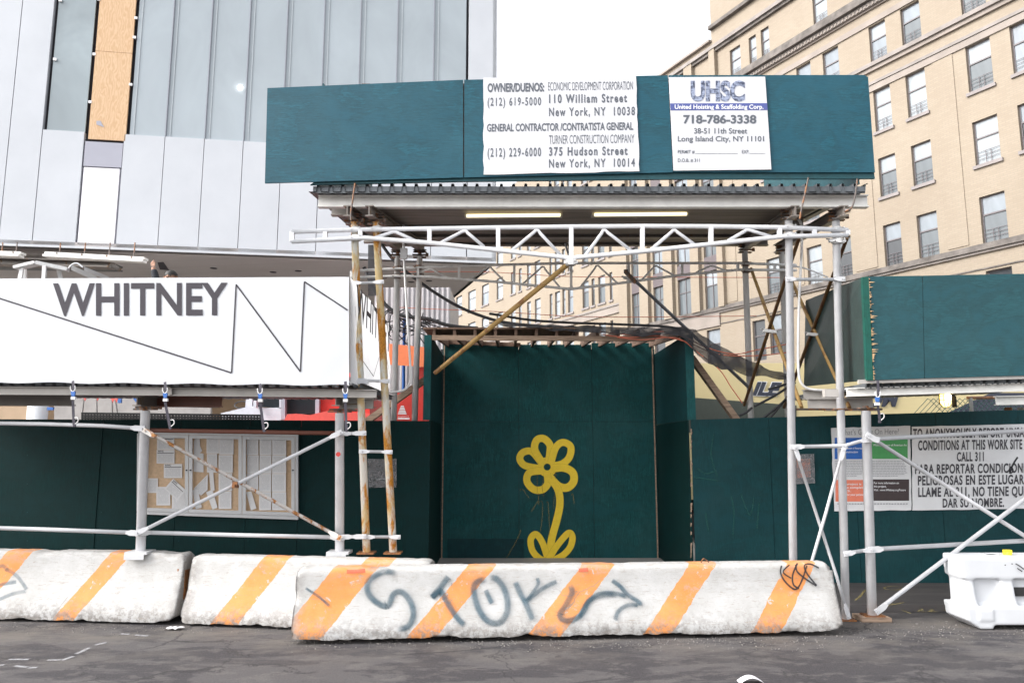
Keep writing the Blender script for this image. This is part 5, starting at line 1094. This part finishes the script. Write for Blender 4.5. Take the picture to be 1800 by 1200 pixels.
fc = MB(); nf = v(0, -.10, 1.64); fc.tube([nf + Vector((0, .02, .02)), nf + Vector((0, -.015, -.01)), nf + Vector((0, .01, -.015))], [.012, .016, .012], 8)
for sx_ in (-.035, .035): fc.lathe(nf + Vector((sx_, .02, .02)), [(0, -.01), (.012, 0), (0, .01)], 8, 1)
fc.tube([nf + Vector((-.025, .015, -.05)), nf + Vector((.025, .015, -.05))], .006, 6, 1)
for sx_ in (-.085, .085): fc.tube([nf + Vector((sx_, .1, .03)), nf + Vector((sx_ * 1.12, .11, .0)), nf + Vector((sx_, .1, -.03))], .014, 6)
fc.build("face_features", [M['skin'], M['hair']], root=pr)

# ------------------------------------------------------------------ brick building
bk = thing("brick_building", "long buff brick building with stone cornices and rows of sash windows", "building", FP(10, 0, -8))
holes = []; wins = []       # (u0,u1,z0,z1,tone,kind,recess)
near = [(5.32, 4.33), (3.44, 2.39), (.32, -.82), (-1.70, -2.80), (-4.7, -5.8), (8.38, 7.30), (10.3, 9.25), (13.4, 12.3)]
tones = {}
rowsN = [(11.28, 13.52), (15.05, 17.2), (18.68, 21.0), (22.58, 24.72)]
tn = {(0, 0): 'c', (0, 1): 'b', (0, 2): 'b', (1, 0): 'b', (1, 1): 'b', (1, 2): 'd', (1, 3): 'c', (2, 0): 'd', (2, 1): 'd', (2, 2): 'b', (2, 3): 'a', (3, 0): 'a', (3, 1): 'b', (0, 5): 'c'}
for r, (z0, z1) in enumerate(rowsN):
    for c, (a, b) in enumerate(near): wins.append((b, a, z0, z1, tn.get((r, c), random.choice('abad')), 'sash'))
for a, b in near: wins.append((b, a, 7.6, 10.0, 'c', 'sash'))
for a, b, z0, z1 in ((15.71, 14.75, 26.5, 28.6), (13.98, 13.35, 26.5, 28.6), (12.93, 12.25, 26.5, 28.6), (8.84, 7.85, 26.6, 29.0), (4.9, 3.9, 26.6, 29.0)): wins.append((b, a, z0, z1, 'd', 'sash'))
for a, b in ((27.35, 26.3), (24.64, 23.4), (21.84, 20.4), (18.99, 17.7), (14.8, 13.75)):
    if a > 15: 
        for k in range(4): wins.append((b, a, 11.2 + 3.72 * k, 13.9 + 3.72 * k, random.choice('bba'), 'tall'))
    wins.append((b, a, 7.3, 9.85, 'c', 'sash'))
farc = [(1024, 1035), (1040, 1045.5), (1052, 1064), (1072, 1077), (966, 971), (975.5, 984.5), (988.5, 994), (998.5, 1007.5), (940, 950), (926.5, 933), (912, 917), (898, 906), (873, 884), (847, 859), (823, 836), (802, 812), (780, 790)]
for a, b in farc:
    u0 = UZ(b, 520)[0]; u1 = UZ(a, 520)[0]
    for k, z0 in enumerate((9.9, 13.95, 17.75, 21.5, 25.2)): wins.append((u0, u1, z0, z0 + 2.35, random.choice('dda') if u0 > 35 else random.choice('bab'), 'sash'))
def wallgrid(u0, u1, z0, z1, hs, off):
    us = sorted({u0, u1, *[h[0] for h in hs], *[h[1] for h in hs]}); zs = sorted({z0, z1, *[h[2] for h in hs], *[h[3] for h in hs]}); mb = MB()
    for a, b in zip(us[:-1], us[1:]):
        run = None
        for c, e in zip(zs[:-1], zs[1:]):
            um, zm_ = (a + b) / 2, (c + e) / 2; hole = any(h[0] < um < h[1] and h[2] < zm_ < h[3] for h in hs)
            if hole:
                if run is not None: mb.poly([FP(b, run, off), FP(a, run, off), FP(a, c, off), FP(b, c, off)]); run = None
            elif run is None: run = c
        if run is not None: mb.poly([FP(b, run, off), FP(a, run, off), FP(a, z1, off), FP(b, z1, off)])
    for h in hs:
        a, b, c, e = h[:4]; dpt = off - .28
        mb.poly([FP(a, c, off), FP(a, e, off), FP(a, e, dpt), FP(a, c, dpt)]); mb.poly([FP(b, c, off), FP(b, c, dpt), FP(b, e, dpt), FP(b, e, off)]); mb.poly([FP(a, e, off), FP(b, e, off), FP(b, e, dpt), FP(a, e, dpt)]); mb.poly([FP(a, c, off), FP(a, c, dpt), FP(b, c, dpt), FP(b, c, off)])
    return mb
def inw(lo, hi, zlo=0, zhi=99): return [w for w in wins if lo <= w[0] and w[1] <= hi and zlo <= w[2] and w[3] <= zhi]
wallgrid(-14, 17.4, 0, 34, inw(-14, 17.4), 0).build("front_wall", M['brick'], root=bk)
wallgrid(17.4, 28.75, 0, 30.2, inw(17.4, 28.75), 0).build("front_wall", M['brick'], root=bk)
wallgrid(28.75, 75, 0, 29.5, inw(28.75, 75), 0).build("front_wall", M['brick'], root=bk)
hb = MB()
for u0, u1, z in ((-14, 17.4, 34), (17.4, 28.75, 30.2), (28.75, 75, 29.5)): hb.prism([FP(u0, z), FP(u1, z), FP(u1, z, -16), FP(u0, z, -16)], (0, 0, .1))
hb.prism([FP(17.4, 30), FP(17.4, 34), FP(17.4, 34, -16), FP(17.4, 30, -16)], D * .02); hb.prism([FP(75, 0), FP(75, 29.5), FP(75, 29.5, -16), FP(75, 0, -16)], D * .02); hb.prism([FP(-14, 0), FP(-14, 34), FP(-14, 34, -16), FP(-14, 0, -16)], D * .02)
hb.build("roof", M['stone'], root=bk)
def band(name, u0, u1, z0, z1, out, mt, off=0): MB().prism([FP(u0, z0, out + off), FP(u1, z0, out + off), FP(u1, z1, out + off), FP(u0, z1, out + off)], NO * -(out + .05)).build(name, mt, root=bk)
# pilaster strips in the near section
for a, b in ((1.95, .95), (-3.1, -4.4), (7.05, 5.75), (12.05, 10.55), (17.35, 15.95)): band("pilaster", b, a, 11.4, 21.0, .035, M['brick'])
for a, b in ((28.7, 27.6), (26.0, 24.95), (23.1, 22.1), (20.1, 19.25), (17.45, 16.9)): band("pilaster", b, a, 11.2, 29.4, .30, M['brick'])
# cornices and stone bands
for u0, u1, z0, z1, out, mt in ((-14, 28.6, 10.98, 11.26, .22, M['stone_dirty']), (-14, 28.6, 10.86, 10.98, .12, M['stone']), (-14, 28.6, 10.1, 10.16, .05, M['stone_dirty']), (17.6, 28.6, 10.0, 10.86, .10, M['stone_pale']), (28.7, 75, 12.75, 13.35, .12, M['stone_pale']), (28.7, 75, 13.35, 13.5, .2, M['stone']),
    (-14, 17.4, 22.34, 22.56, .26, M['stone']), (-14, 17.4, 22.12, 22.34, .14, M['stone_pale']), (-14, 17.4, 21.38, 21.54, .12, M['stone']), (-14, 17.4, 21.02, 21.36, .07, M['stone_pale']),
    (-14, 17.4, 24.78, 25.1, .08, M['stone_pale']), (-14, 28.7, 26.0, 26.45, .5, M['stone_dirty']), (-14, 28.7, 25.72, 26.0, .26, M['stone']), (-14, 28.7, 25.62, 25.72, .12, M['stone_pale']),
    (-14, 28.7, 29.35, 29.6, .35, M['stone']), (-14, 28.7, 29.15, 29.35, .2, M['stone_dirty']), (17.4, 28.7, 30.1, 30.25, .25, M['stone_pale']), (-14, 17.4, 30.95, 31.2, .3, M['stone_dirty'])): band("cornice", u0, u1, z0, z1, out, mt)
dn = MB()
for k in range(110): u = -3 + k * .24; dn.prism([FP(u, 25.74, .30), FP(u + .13, 25.74, .30), FP(u + .13, 25.9, .30), FP(u, 25.9, .30)], NO * -.06)
dn.build("dentil_course", M['stone_pale'], root=bk)
# windows: frame part with panes; one shared mesh per size
cache = {}
def mk_window(w, h, tone, kind):
    key = (round(w, 2), round(h, 2), tone, kind)
    if key in cache: return cache[key]
    fr_, pn, gd, sl_ = MB(), MB(), MB(), MB(); t_ = .06
    X = lambda u, z, o=0.: D * u + NO * o + Vector((0, 0, z))
    def q(mb, u0, u1, z0, z1, o, th): mb.prism([X(u0, z0, o), X(u1, z0, o), X(u1, z1, o), X(u0, z1, o)], NO * -th)
    q(fr_, 0, t_, 0, h, -.14, .06); q(fr_, w - t_, w, 0, h, -.14, .06); q(fr_, t_, w - t_, 0, t_, -.14, .06); q(fr_, t_, w - t_, h - t_, h, -.14, .06)
    if kind == 'tall':
        q(fr_, t_, w - t_, h * .62, h * .62 + .06, -.12, .06); q(fr_, w * .5 - .03, w * .5 + .03, t_, h, -.13, .05)
    else:
        q(fr_, t_, w - t_, h * .60, h * .60 + .07, -.12, .06)
        for z in (.28, .46, .64): q(gd, t_, w - t_, z, z + .018, -.10, .015)
        for u in (.4, .6): q(gd, w * u, w * u + .02, .06, .66, -.10, .015)
    pn2 = MB(); hm = h * .62; q(pn, t_, w - t_, t_, hm, -.17, .01); q(pn2, t_, w - t_, hm, h - t_, -.165, .01)
    q(sl_, -.10, w + .10, -.16, 0, .10, .38)
    mk = lambda mb, nm, mt: (lambda me: (me.from_pydata([tuple(v) for v in mb.v], [], mb.f), me.materials.append(mt), me)[-1])(bpy.data.meshes.new(nm))
    cache[key] = (mk(fr_, "window", M['sash']), mk(pn, "pane", M['pane_' + tone[0]]), mk(pn2, "pane", M['pane_' + tone[-1]]), mk(gd, "guard_bars", M['spandrel']) if gd.f else None, mk(sl_, "window_sill", M['sill'])); return cache[key]
for (u0, u1, z0, z1, tone, kind) in wins:
    p = FP(u0, z0)
    if kind == 'sash' and u0 > 28.7: kk = 'plain'
    else: kk = kind
    tone = tone + random.choice({'a': 'ad', 'b': 'bad', 'c': 'cba', 'd': 'dd'}[tone]); fme, pme, pm2, gme, sme = mk_window(u1 - u0, z1 - z0, tone, kk)
    wo = bpy.data.objects.new("window", fme); COL.objects.link(wo); wo.parent = bk; wo.location = p - bk.location
    for me in (pme, pm2, gme if kk == 'sash' else None, sme if kind == 'sash' and z0 > 12 or u0 > 28.7 else None):
        if me: o = bpy.data.objects.new(me.name.split('.')[0], me); COL.objects.link(o); o.parent = wo
for a, b in ((27.35, 26.3), (24.64, 23.4), (21.84, 20.4), (18.99, 17.7)):
    for k in range(4): MB().prism([FP(b, 13.9 + 3.72 * k, .01), FP(a, 13.9 + 3.72 * k, .01), FP(a, 14.92 + 3.72 * k, .01), FP(b, 14.92 + 3.72 * k, .01)], NO * -.05).build("spandrel", M['spandrel'], root=bk)

# ------------------------------------------------------------------ things seen over the hoarding
# cream box truck
YT = 14.5
bt_ = thing("box_truck", "cream box truck with slanted dark lettering parked behind the green hoarding", "truck", (P(1500, 900, YT).x, YT, 0))
x0, x1 = P(1160, 700, YT).x, P(1900, 700, YT).x; zt_ = P(1300, 638, YT).z
MB().box((x0, YT, 1.0), (x1, YT + 2.4, zt_)).build("cargo_box", M['cream'], root=bt_)
px_slab([(1160, 698), (1225, 699), (1400, 712), (1400, 760), (1160, 760)], YT - .012, .01).build("lower_stripe", M['olive'], root=bt_)
px_slab([(1742, 690), (1900, 690), (1900, 760), (1590, 760)], YT - .014, .01).build("end_stripe", M['navy'], root=bt_)
tx = MB(); px_text(tx, "ILE", 1322, 672, 1375, 693, YT - .02, .05, .35, slope=.03); px_text(tx, ".COM", 1490, 689, 1582, 713, YT - .02, .05, .3, slope=0); tx.build("lettering", M['navy'], root=bt_)
tx = MB(); px_text(tx, "ILE", 1322, 672, 1375, 693, YT - .016, .085, .35, slope=.03); tx.build("lettering_outline", M['letter_white'], root=bt_)
for xx in (x0 + 1, x1 - 1.6):
    w = MB(); w.tube([(xx, YT + .05, .48), (xx, YT + .35, .48)], .48, 20); w.build("wheel", M['black'], root=bt_)
MB().box((x0 + .1, YT + .3, .7), (x1 - .2, YT + 2.1, 1.0)).build("chassis", M['black'], root=bt_)
# chain-link patch
cf = thing("chain_link_fence", "short run of green chain-link fence beyond the low canopy's end", "fence", P(1780, 740, 12.6))
MB().tube([P(1700, 699, 12.6), P(1960, 696, 12.6)], .025, 8).build("top_rail", M['rusted'], root=cf); MB().tube([P(1706, 699, 12.6), P(1706, 699, 12.6) - Vector((0, 0, 2.3))], .03, 8).build("post", M['galv'], root=cf)
ck = MB(); a = P(1706, 700, 12.6); 
for k in range(-8, 40): ck.tube([a + Vector((k * .09, 0, 0)), a + Vector((k * .09 + .7, 0, -.7))], .005, 4); ck.tube([a + Vector((k * .09, .01, 0)), a + Vector((k * .09 - .7, .01, -.7))], .005, 4)
ck.build("mesh", plain("green_wire", (.10, .22, .2), .5), root=cf)
# red truck and white truck under the banner
def cab(label, x0p, x1p, Y, col, hood_px, belt, pill, name="pickup_truck"):
    t = thing(name, label, "truck", (P((x0p + x1p) / 2, 900, Y).x, Y + .9, 0)); xa_, xb_ = P(x0p, 720, Y).x, P(x1p, 720, Y).x; return t, xa_, xb_
wt, xa_, xb_ = cab("white truck cab seen in the gap between the banner and the hoarding", 385, 500, 14.0, None, None, None, None)
zb1 = P(440, 716, 14).z; zt1 = P(440, 640, 14).z
MB().prism([P(x, y, 14) for x, y in ((388, 726), (432, 715.5), (443, 713), (452, 717), (494, 716), (494, 760), (388, 760))], (0, 2.0, 0)).build("body", M['truck_white'], root=wt)
MB().prism([P(x, y, 14) for x, y in ((388, 760), (494, 760), (494, 860), (388, 860))], (0, 2.0, 0)).build("skirt", M['truck_white'], root=wt)
for q in ([(431, 716), (443, 713), (446, 650), (437, 650)], [(491, 718), (496, 718), (496, 650), (491, 650)]): MB().prism([P(x, y, 14) for x, y in q], (0, .1, 0)).build("pillar", M['truck_white'], root=wt)
MB().prism([P(x, y, 14) for x, y in ((430, 652), (498, 652), (498, 640), (430, 640))], (0, 2.0, 0)).build("roof", M['truck_white'], root=wt)
MB().prism([P(x, y, 14.05) for x, y in ((443, 714), (491, 717), (491, 652), (444, 652))], (0, .02, 0)).build("side_window", M['dark_glass'], root=wt)
c = P(424, 711, 14.6); MB().tube([c + Vector((.13 * cos(k * pi / 8), .06 * sin(k * pi / 8), .07 * sin(k * pi / 8))) for k in range(16)], .012, 6, closed=True).build("steering_wheel", M['black'], root=wt)
MB().box((P(447, 716, 13.9).x, 13.84, P(447, 716, 13.9).z), (P(452, 716, 13.9).x, 13.95, P(447, 704, 13.9).z)).build("mirror", M['truck_white'], root=wt)
for x in (400, 478): c = P(x, 860, 14); MB().tube([(c.x, 14.02, .5), (c.x, 14.3, .5)], .5, 20).build("wheel", M['black'], root=wt)
rt, _, _ = cab("red truck with dark cab windows beside the white truck, behind the hoarding", 498, 660, 13.2, None, None, None, None)
MB().prism([P(x, y, 13.2) for x, y in ((500, 737), (505, 728), (520, 726.5), (545, 729), (575, 722), (650, 726), (650, 860), (500, 860))], (0, 2.0, 0)).build("body", M['salmon'], root=rt)
MB().prism([P(x, y, 13.5) for x, y in ((500, 727), (556, 727), (556, 690), (503, 690))], (0, 1.4, 0)).build("cab_window", M['dark_glass'], root=rt)
for q in ([(494, 737), (501, 737), (501, 660), (492, 660)], [(554, 729), (561, 729), (561, 660), (554, 660)]): MB().prism([P(x, y, 13.4) for x, y in q], (0, .1, 0)).build("pillar", M['panel_grey'], root=rt)
MB().prism([P(x, y, 13.5) for x, y in ((562, 702), (650, 698), (650, 728), (562, 725))], (0, 1.4, 0)).build("rear_box", M['red'], root=rt)
MB().prism([P(x, y, 13.4) for x, y in ((492, 662), (650, 662), (650, 655), (492, 655))], (0, 1.8, 0)).build("roof", M['red'], root=rt)
for x in (520, 625): c = P(x, 860, 13.2); MB().tube([(c.x, 13.25, .5), (c.x, 13.5, .5)], .5, 20).build("wheel", M['black'], root=rt)
# site wall, white drum and marker flags
tag(px_slab([(-200, 712), (50, 714), (50, 800), (-200, 800)], 13.2, .1).build("site_wall", M['tan_wall'], loc=(P(-80, 760, 13.2).x, 13.2, 0)), "tan site wall behind the plain hoarding under the banner", "wall")
for o in [bpy.data.objects["site_wall"]]:
    for v in o.data.vertices: pass
c = P(65, 735, 13.0); tag(MB().lathe((c.x, 13.0, 0), [(0, 0), (.16, 0), (.16, P(65, 713, 13.0).z), (0, P(65, 713, 13.0).z)], 20).build("white_column", M['plastic_white'], loc=(c.x, 13.0, 0)), "white round column next to the tan site wall", "column")
tag(px_slab([(95, 690), (370, 690), (370, 800), (95, 800)], 17.0, .1).build("concrete_wall", speckle("raw_concrete", (.30, .28, .27), .15, 3), loc=(P(230, 760, 17.0).x, 17.0, 0)), "grey concrete wall behind the marker flags under the banner", "wall")
for i, (x, y, wd, dx) in enumerate(((148, 700, "leaning, furthest from the post", -5), (170, 700, "upright, by itself", 1), (197, 703, "the pair's first, with a broad head", 1), (203, 703, "the pair's second, leaning out", 6))):
    c = P(x, y, 12.6); b = P(x + dx, 740, 12.6); t = thing("marker_flag", "small red marker flag behind the hoarding, " + wd, "marker flag", (b.x, 12.6, 0), "red marker flags"); MB().tube([c, b], .012, 6).tube([b, Vector((b.x, 12.6, 0))], .012, 6).build("stick", M['galv'], root=t)
    MB().prism([P(x - 3, y - 3, 12.59), P(x + 4, y - 3, 12.59), P(x + 1, y + 4, 12.59)], (0, .02, 0)).build("pennant", M['salmon'], root=t)
for i, (x0, y0, x1, y1, wd) in enumerate(((84, 718, 94, 718, "short and level near the white column"), (211, 698, 211, 708, "upright beside the red flags"), (237, 699, 248, 712, "slanting by the white post"))):
    a, b = P(x0, y0, 12.8), P(x1, y1, 12.8); tag(MB().bar(a, b, .05, .05, up=(0, 1, 0)).build("pipe_offcut", M['blue'], loc=(a + b) / 2), "blue pipe offcut, " + wd, "pipe", "blue pipe offcuts")
# black plastic mesh along the hoarding top
nt = MB()
for k in range(60): x = 145 + k * 5.3; a, b = P(x, 726.5 + .012 * (x - 145), 11.25), P(x, 740, 11.25); nt.bar(a, b, .022, .022, up=(0, 1, 0))
for y in (726, 730.5, 734.5): nt.bar(P(143, y, 11.24), P(462, y + 4, 11.24), .012, .03)
tag(nt.build("mesh_screen", M['black'], loc=P(300, 738, 11.25)), "black plastic mesh screen along the top of the left-hand hoarding", "screen")
# corrugated site cabin, orange banner, blue pole, red sign, between the sheds
cb2 = MB(); a, b = P(655, 640, 15.5), P(790, 640, 15.5); zt2 = P(700, 505, 15.5).z; n = 60
cb2.sheet([[(a.x + (b.x - a.x) * i / n, 15.5 + (.03 if i % 4 < 2 else 0), z) for i in range(n + 1)] for z in (zt2, 0)], smooth=False); cb2.box((a.x, 15.56, 0), (b.x, 18, zt2 - .02))
tag(cb2.build("site_cabin", speckle("grey_corrugated_cabin", (.36, .35, .36), .08, 3, .6), loc=((a.x + b.x) / 2, 16.5, 0)), "grey corrugated site cabin between the banner and the alcove", "cabin")
tag(px_slab([(676, 603), (747, 610), (752, 645), (676, 640)], 12.4, .02).build("orange_banner", M['orange'], loc=P(710, 640, 12.4)), "plain orange fabric banner hung behind the galvanised posts", "banner")
c0, c1 = P(711, 560, 13.2), P(709, 740, 13.2); tag(MB().tube([c0, c1, Vector((c1.x, 13.2, 0))], .028, 10).build("blue_pole", M['blue'], loc=(c1.x, 13.2, 0)), "slim blue pole between the galvanised posts", "pole")
t = sign("trade_sign", "red sign with a white stepped pyramid emblem behind the galvanised posts", [(694, 690), (724, 690), (724, 760), (694, 760)], 12.0, M['red'])
pm = MB()
for k in range(6): w = 4 + k * 1.9; y = 713 + k * 2.6; pm.poly([P(707 - w * .5 - .6, y, 11.995), P(707 + w * .5 + .6, y, 11.995), P(707 + w * .5 + 1, y + 1.7, 11.995), P(707 - w * .5 - 1, y + 1.7, 11.995)])
px_text(pm, "DI DOMENICO", 700, 731, 719, 732.6, 11.995); px_text(pm, "212-555-1000", 699, 734.2, 720, 737.4, 11.995, .03) if False else pm.poly([P(699, 734.2, 11.995), P(720, 734.2, 11.995), P(720, 736.6, 11.995), P(699, 736.6, 11.995)])
pm.build("emblem", M['letter_white'], root=t)
tag(px_slab([(728, 648), (756, 640), (756, 800), (728, 800)], 12.6, .05).build("red_panel", M['red'], loc=P(742, 760, 12.6)), "dark red site panel beside the alcove's corner post", "panel")
for x0, y0, x1, y1, wd in ((648, 738, 752, 664, "sloping up to the alcove beside the orange banner"), (1296, 740, 1215, 628, "sloping down from the alcove beside the cream truck")):
    a, b = P(x0, y0, 11.5), P(x1, y1, 11.5); d_ = (a - b).normalized(); tag(MB().bar(b, a + d_ * 2.2, .09, .14, up=(0, 1, 0)).build("timber_prop", M['wood'], loc=(a.x, 11.5, 0)), "weathered timber prop " + wd, "timber prop", "timber props beside the alcove")
# cables and tarpaulin
def cable(label, pts, Y, r, mt, group, n=8): p = crom([P(x, y, Y[i] if isinstance(Y, list) else Y) for i, (x, y) in enumerate(pts)], n=n); tag(MB().tube(p, r, 8).build("cable", mt, loc=p[0]), label, "cable", group)
cable("thick black cable sagging from the canopy posts down to the alcove roof", [(655, 405), (690, 455), (730, 490), (790, 530), (840, 553), (890, 567), (960, 574), (1010, 577)], 11.6, .025, M['black'], "black cables")
cable("black cable drooping low from the banner corner to the alcove roof", [(640, 470), (665, 520), (700, 552), (750, 560), (790, 572), (840, 577)], 11.9, .03, M['black'], "black cables")
cable("black cable rising over the tarpaulin towards the raking pole", [(860, 551), (930, 562), (1000, 567), (1090, 570), (1180, 575), (1220, 588)], 11.8, .02, M['black'], "black cables")
cable("short black rope end hanging from the white truss centre", [(993, 428), (997, 440), (1001, 452)], 9.0, .012, M['black'], "black cables")
for i, (pts, wd) in enumerate((([(700, 478), (850, 478), (1000, 486), (1150, 487), (1400, 488)], "upper"), ([(700, 540), (760, 543), (880, 548), (1010, 556), (1150, 557), (1330, 555)], "lower"))):
    cable("thin orange cord strung level across the brick building's windows, the %s one" % wd, pts, 12.4, .006, M['orange_cord'], "level orange cords")
for i, (pts, wd) in enumerate((([(1055, 583), (1110, 588), (1160, 583), (1200, 590), (1240, 610), (1290, 622), (1330, 615), (1392, 603)], "uppermost on the tarpaulin"), ([(1060, 588), (1105, 593), (1150, 590), (1205, 600), (1260, 622), (1330, 625), (1392, 618)], "second on the tarpaulin"), ([(1085, 593), (1130, 597), (1190, 594), (1230, 622), (1265, 650), (1285, 680), (1305, 708)], "dropping across the cream truck"))):
    cable("orange cord looped over the alcove roof, " + wd, pts, 10.98, .008, M['orange_cord'], "loose orange cords")
up = crom([P(x, y, Y) for x, y, Y in ((860, 566, 11.3), (920, 569, 11.25), (980, 572, 11.2), (1060, 574, 11.1), (1130, 576, 11.05), (1200, 574, 11.0), (1235, 590, 11.0), (1300, 625, 11.0), (1345, 645, 11.05), (1395, 665, 11.1))], n=6)
lo_ = crom([P(x, y, Y) for x, y, Y in ((860, 570, 11.0), (920, 575, 10.98), (980, 580, 10.95), (1060, 586, 10.95), (1130, 590, 10.92), (1195, 590, 10.9), (1225, 624, 10.95), (1270, 648, 10.95), (1335, 662, 11.0), (1395, 667, 11.05))], n=6)
g = [[a + (b - a) * t_ + Vector((0, .08 * noise.noise(Vector((i * .3, t_ * 3, 0))), .05 * noise.noise(Vector((i * .4, t_ * 4, 5))))) for i, (a, b) in enumerate(zip(up, lo_))] for t_ in (0, .25, .5, .75, 1)]
tag(MB().sheet(g).build("tarpaulin", M['net'], loc=P(1130, 585, 11)), "black netting tarpaulin draped over the alcove roof and down to the white post", "tarpaulin")
tn_ = MB()
for k in range(26):
    x, y = 690 + random.uniform(-8, 55), 545 + random.uniform(-8, 40); tn_.tube(crom([P(x + random.uniform(-16, 16) * q, y + q * random.uniform(2, 14), 12.6 + .1 * q) for q in range(4)], n=4), .010, 5)
tag(tn_.build("cable_tangle", M['black'], loc=P(720, 560, 12.6)), "tangle of black cables behind the galvanised posts under the overhang", "cables")
for k, (a_, b_) in enumerate((((1400, 676), (1330, 716)), ((1398, 680), (1350, 735)), ((1402, 688), (1345, 738)))):
    pass
ck2 = MB()
for a_, b_ in (((1398, 672), (1326, 714)), ((1398, 678), (1352, 736)), ((1400, 684), (1340, 736)), ((1396, 668), (1350, 684)), ((1300, 730), (1322, 716))): ck2.tube(crom([P(*a_, 11.2), P((a_[0] + b_[0]) / 2, (a_[1] + b_[1]) / 2 + 2, 11.2), P(*b_, 11.2)]), .018, 6)
tag(ck2.build("tie_ropes", M['black'], loc=P(1360, 700, 11.2)), "black ties stretched from the tarpaulin end to the hoarding top", "ropes")
tag(px_slab([(598, 420), (612, 420), (625, 500), (612, 500)], 11.9, .01).build("net_curtain", M['net'], loc=P(610, 460, 11.9)) if False else MB().sheet([[P(x, y, 11.8 + .03 * noise.noise(Vector((x * .1, y * .05, 0)))) for x in (647, 653, 660, 666)] for y in (430, 460, 490, 520)]).build("net_curtain", M['net'], loc=P(656, 430, 11.8)), "dark strip of netting hanging between the rusty posts", "netting")
rm = MB()
for x in (770, 778): rm.bar(P(x, 540, 40), P(x, 640, 40), .12, .12, up=(0, 1, 0))
for y in range(545, 640, 8): rm.bar(P(770, y, 40), P(778, y + 4, 40), .08, .08, up=(0, 1, 0))
tag(rm.build("lattice_mast", M['red'], loc=(P(774, 640, 40).x, 40, 0)), "red lattice mast far off below the overhang edge", "mast")
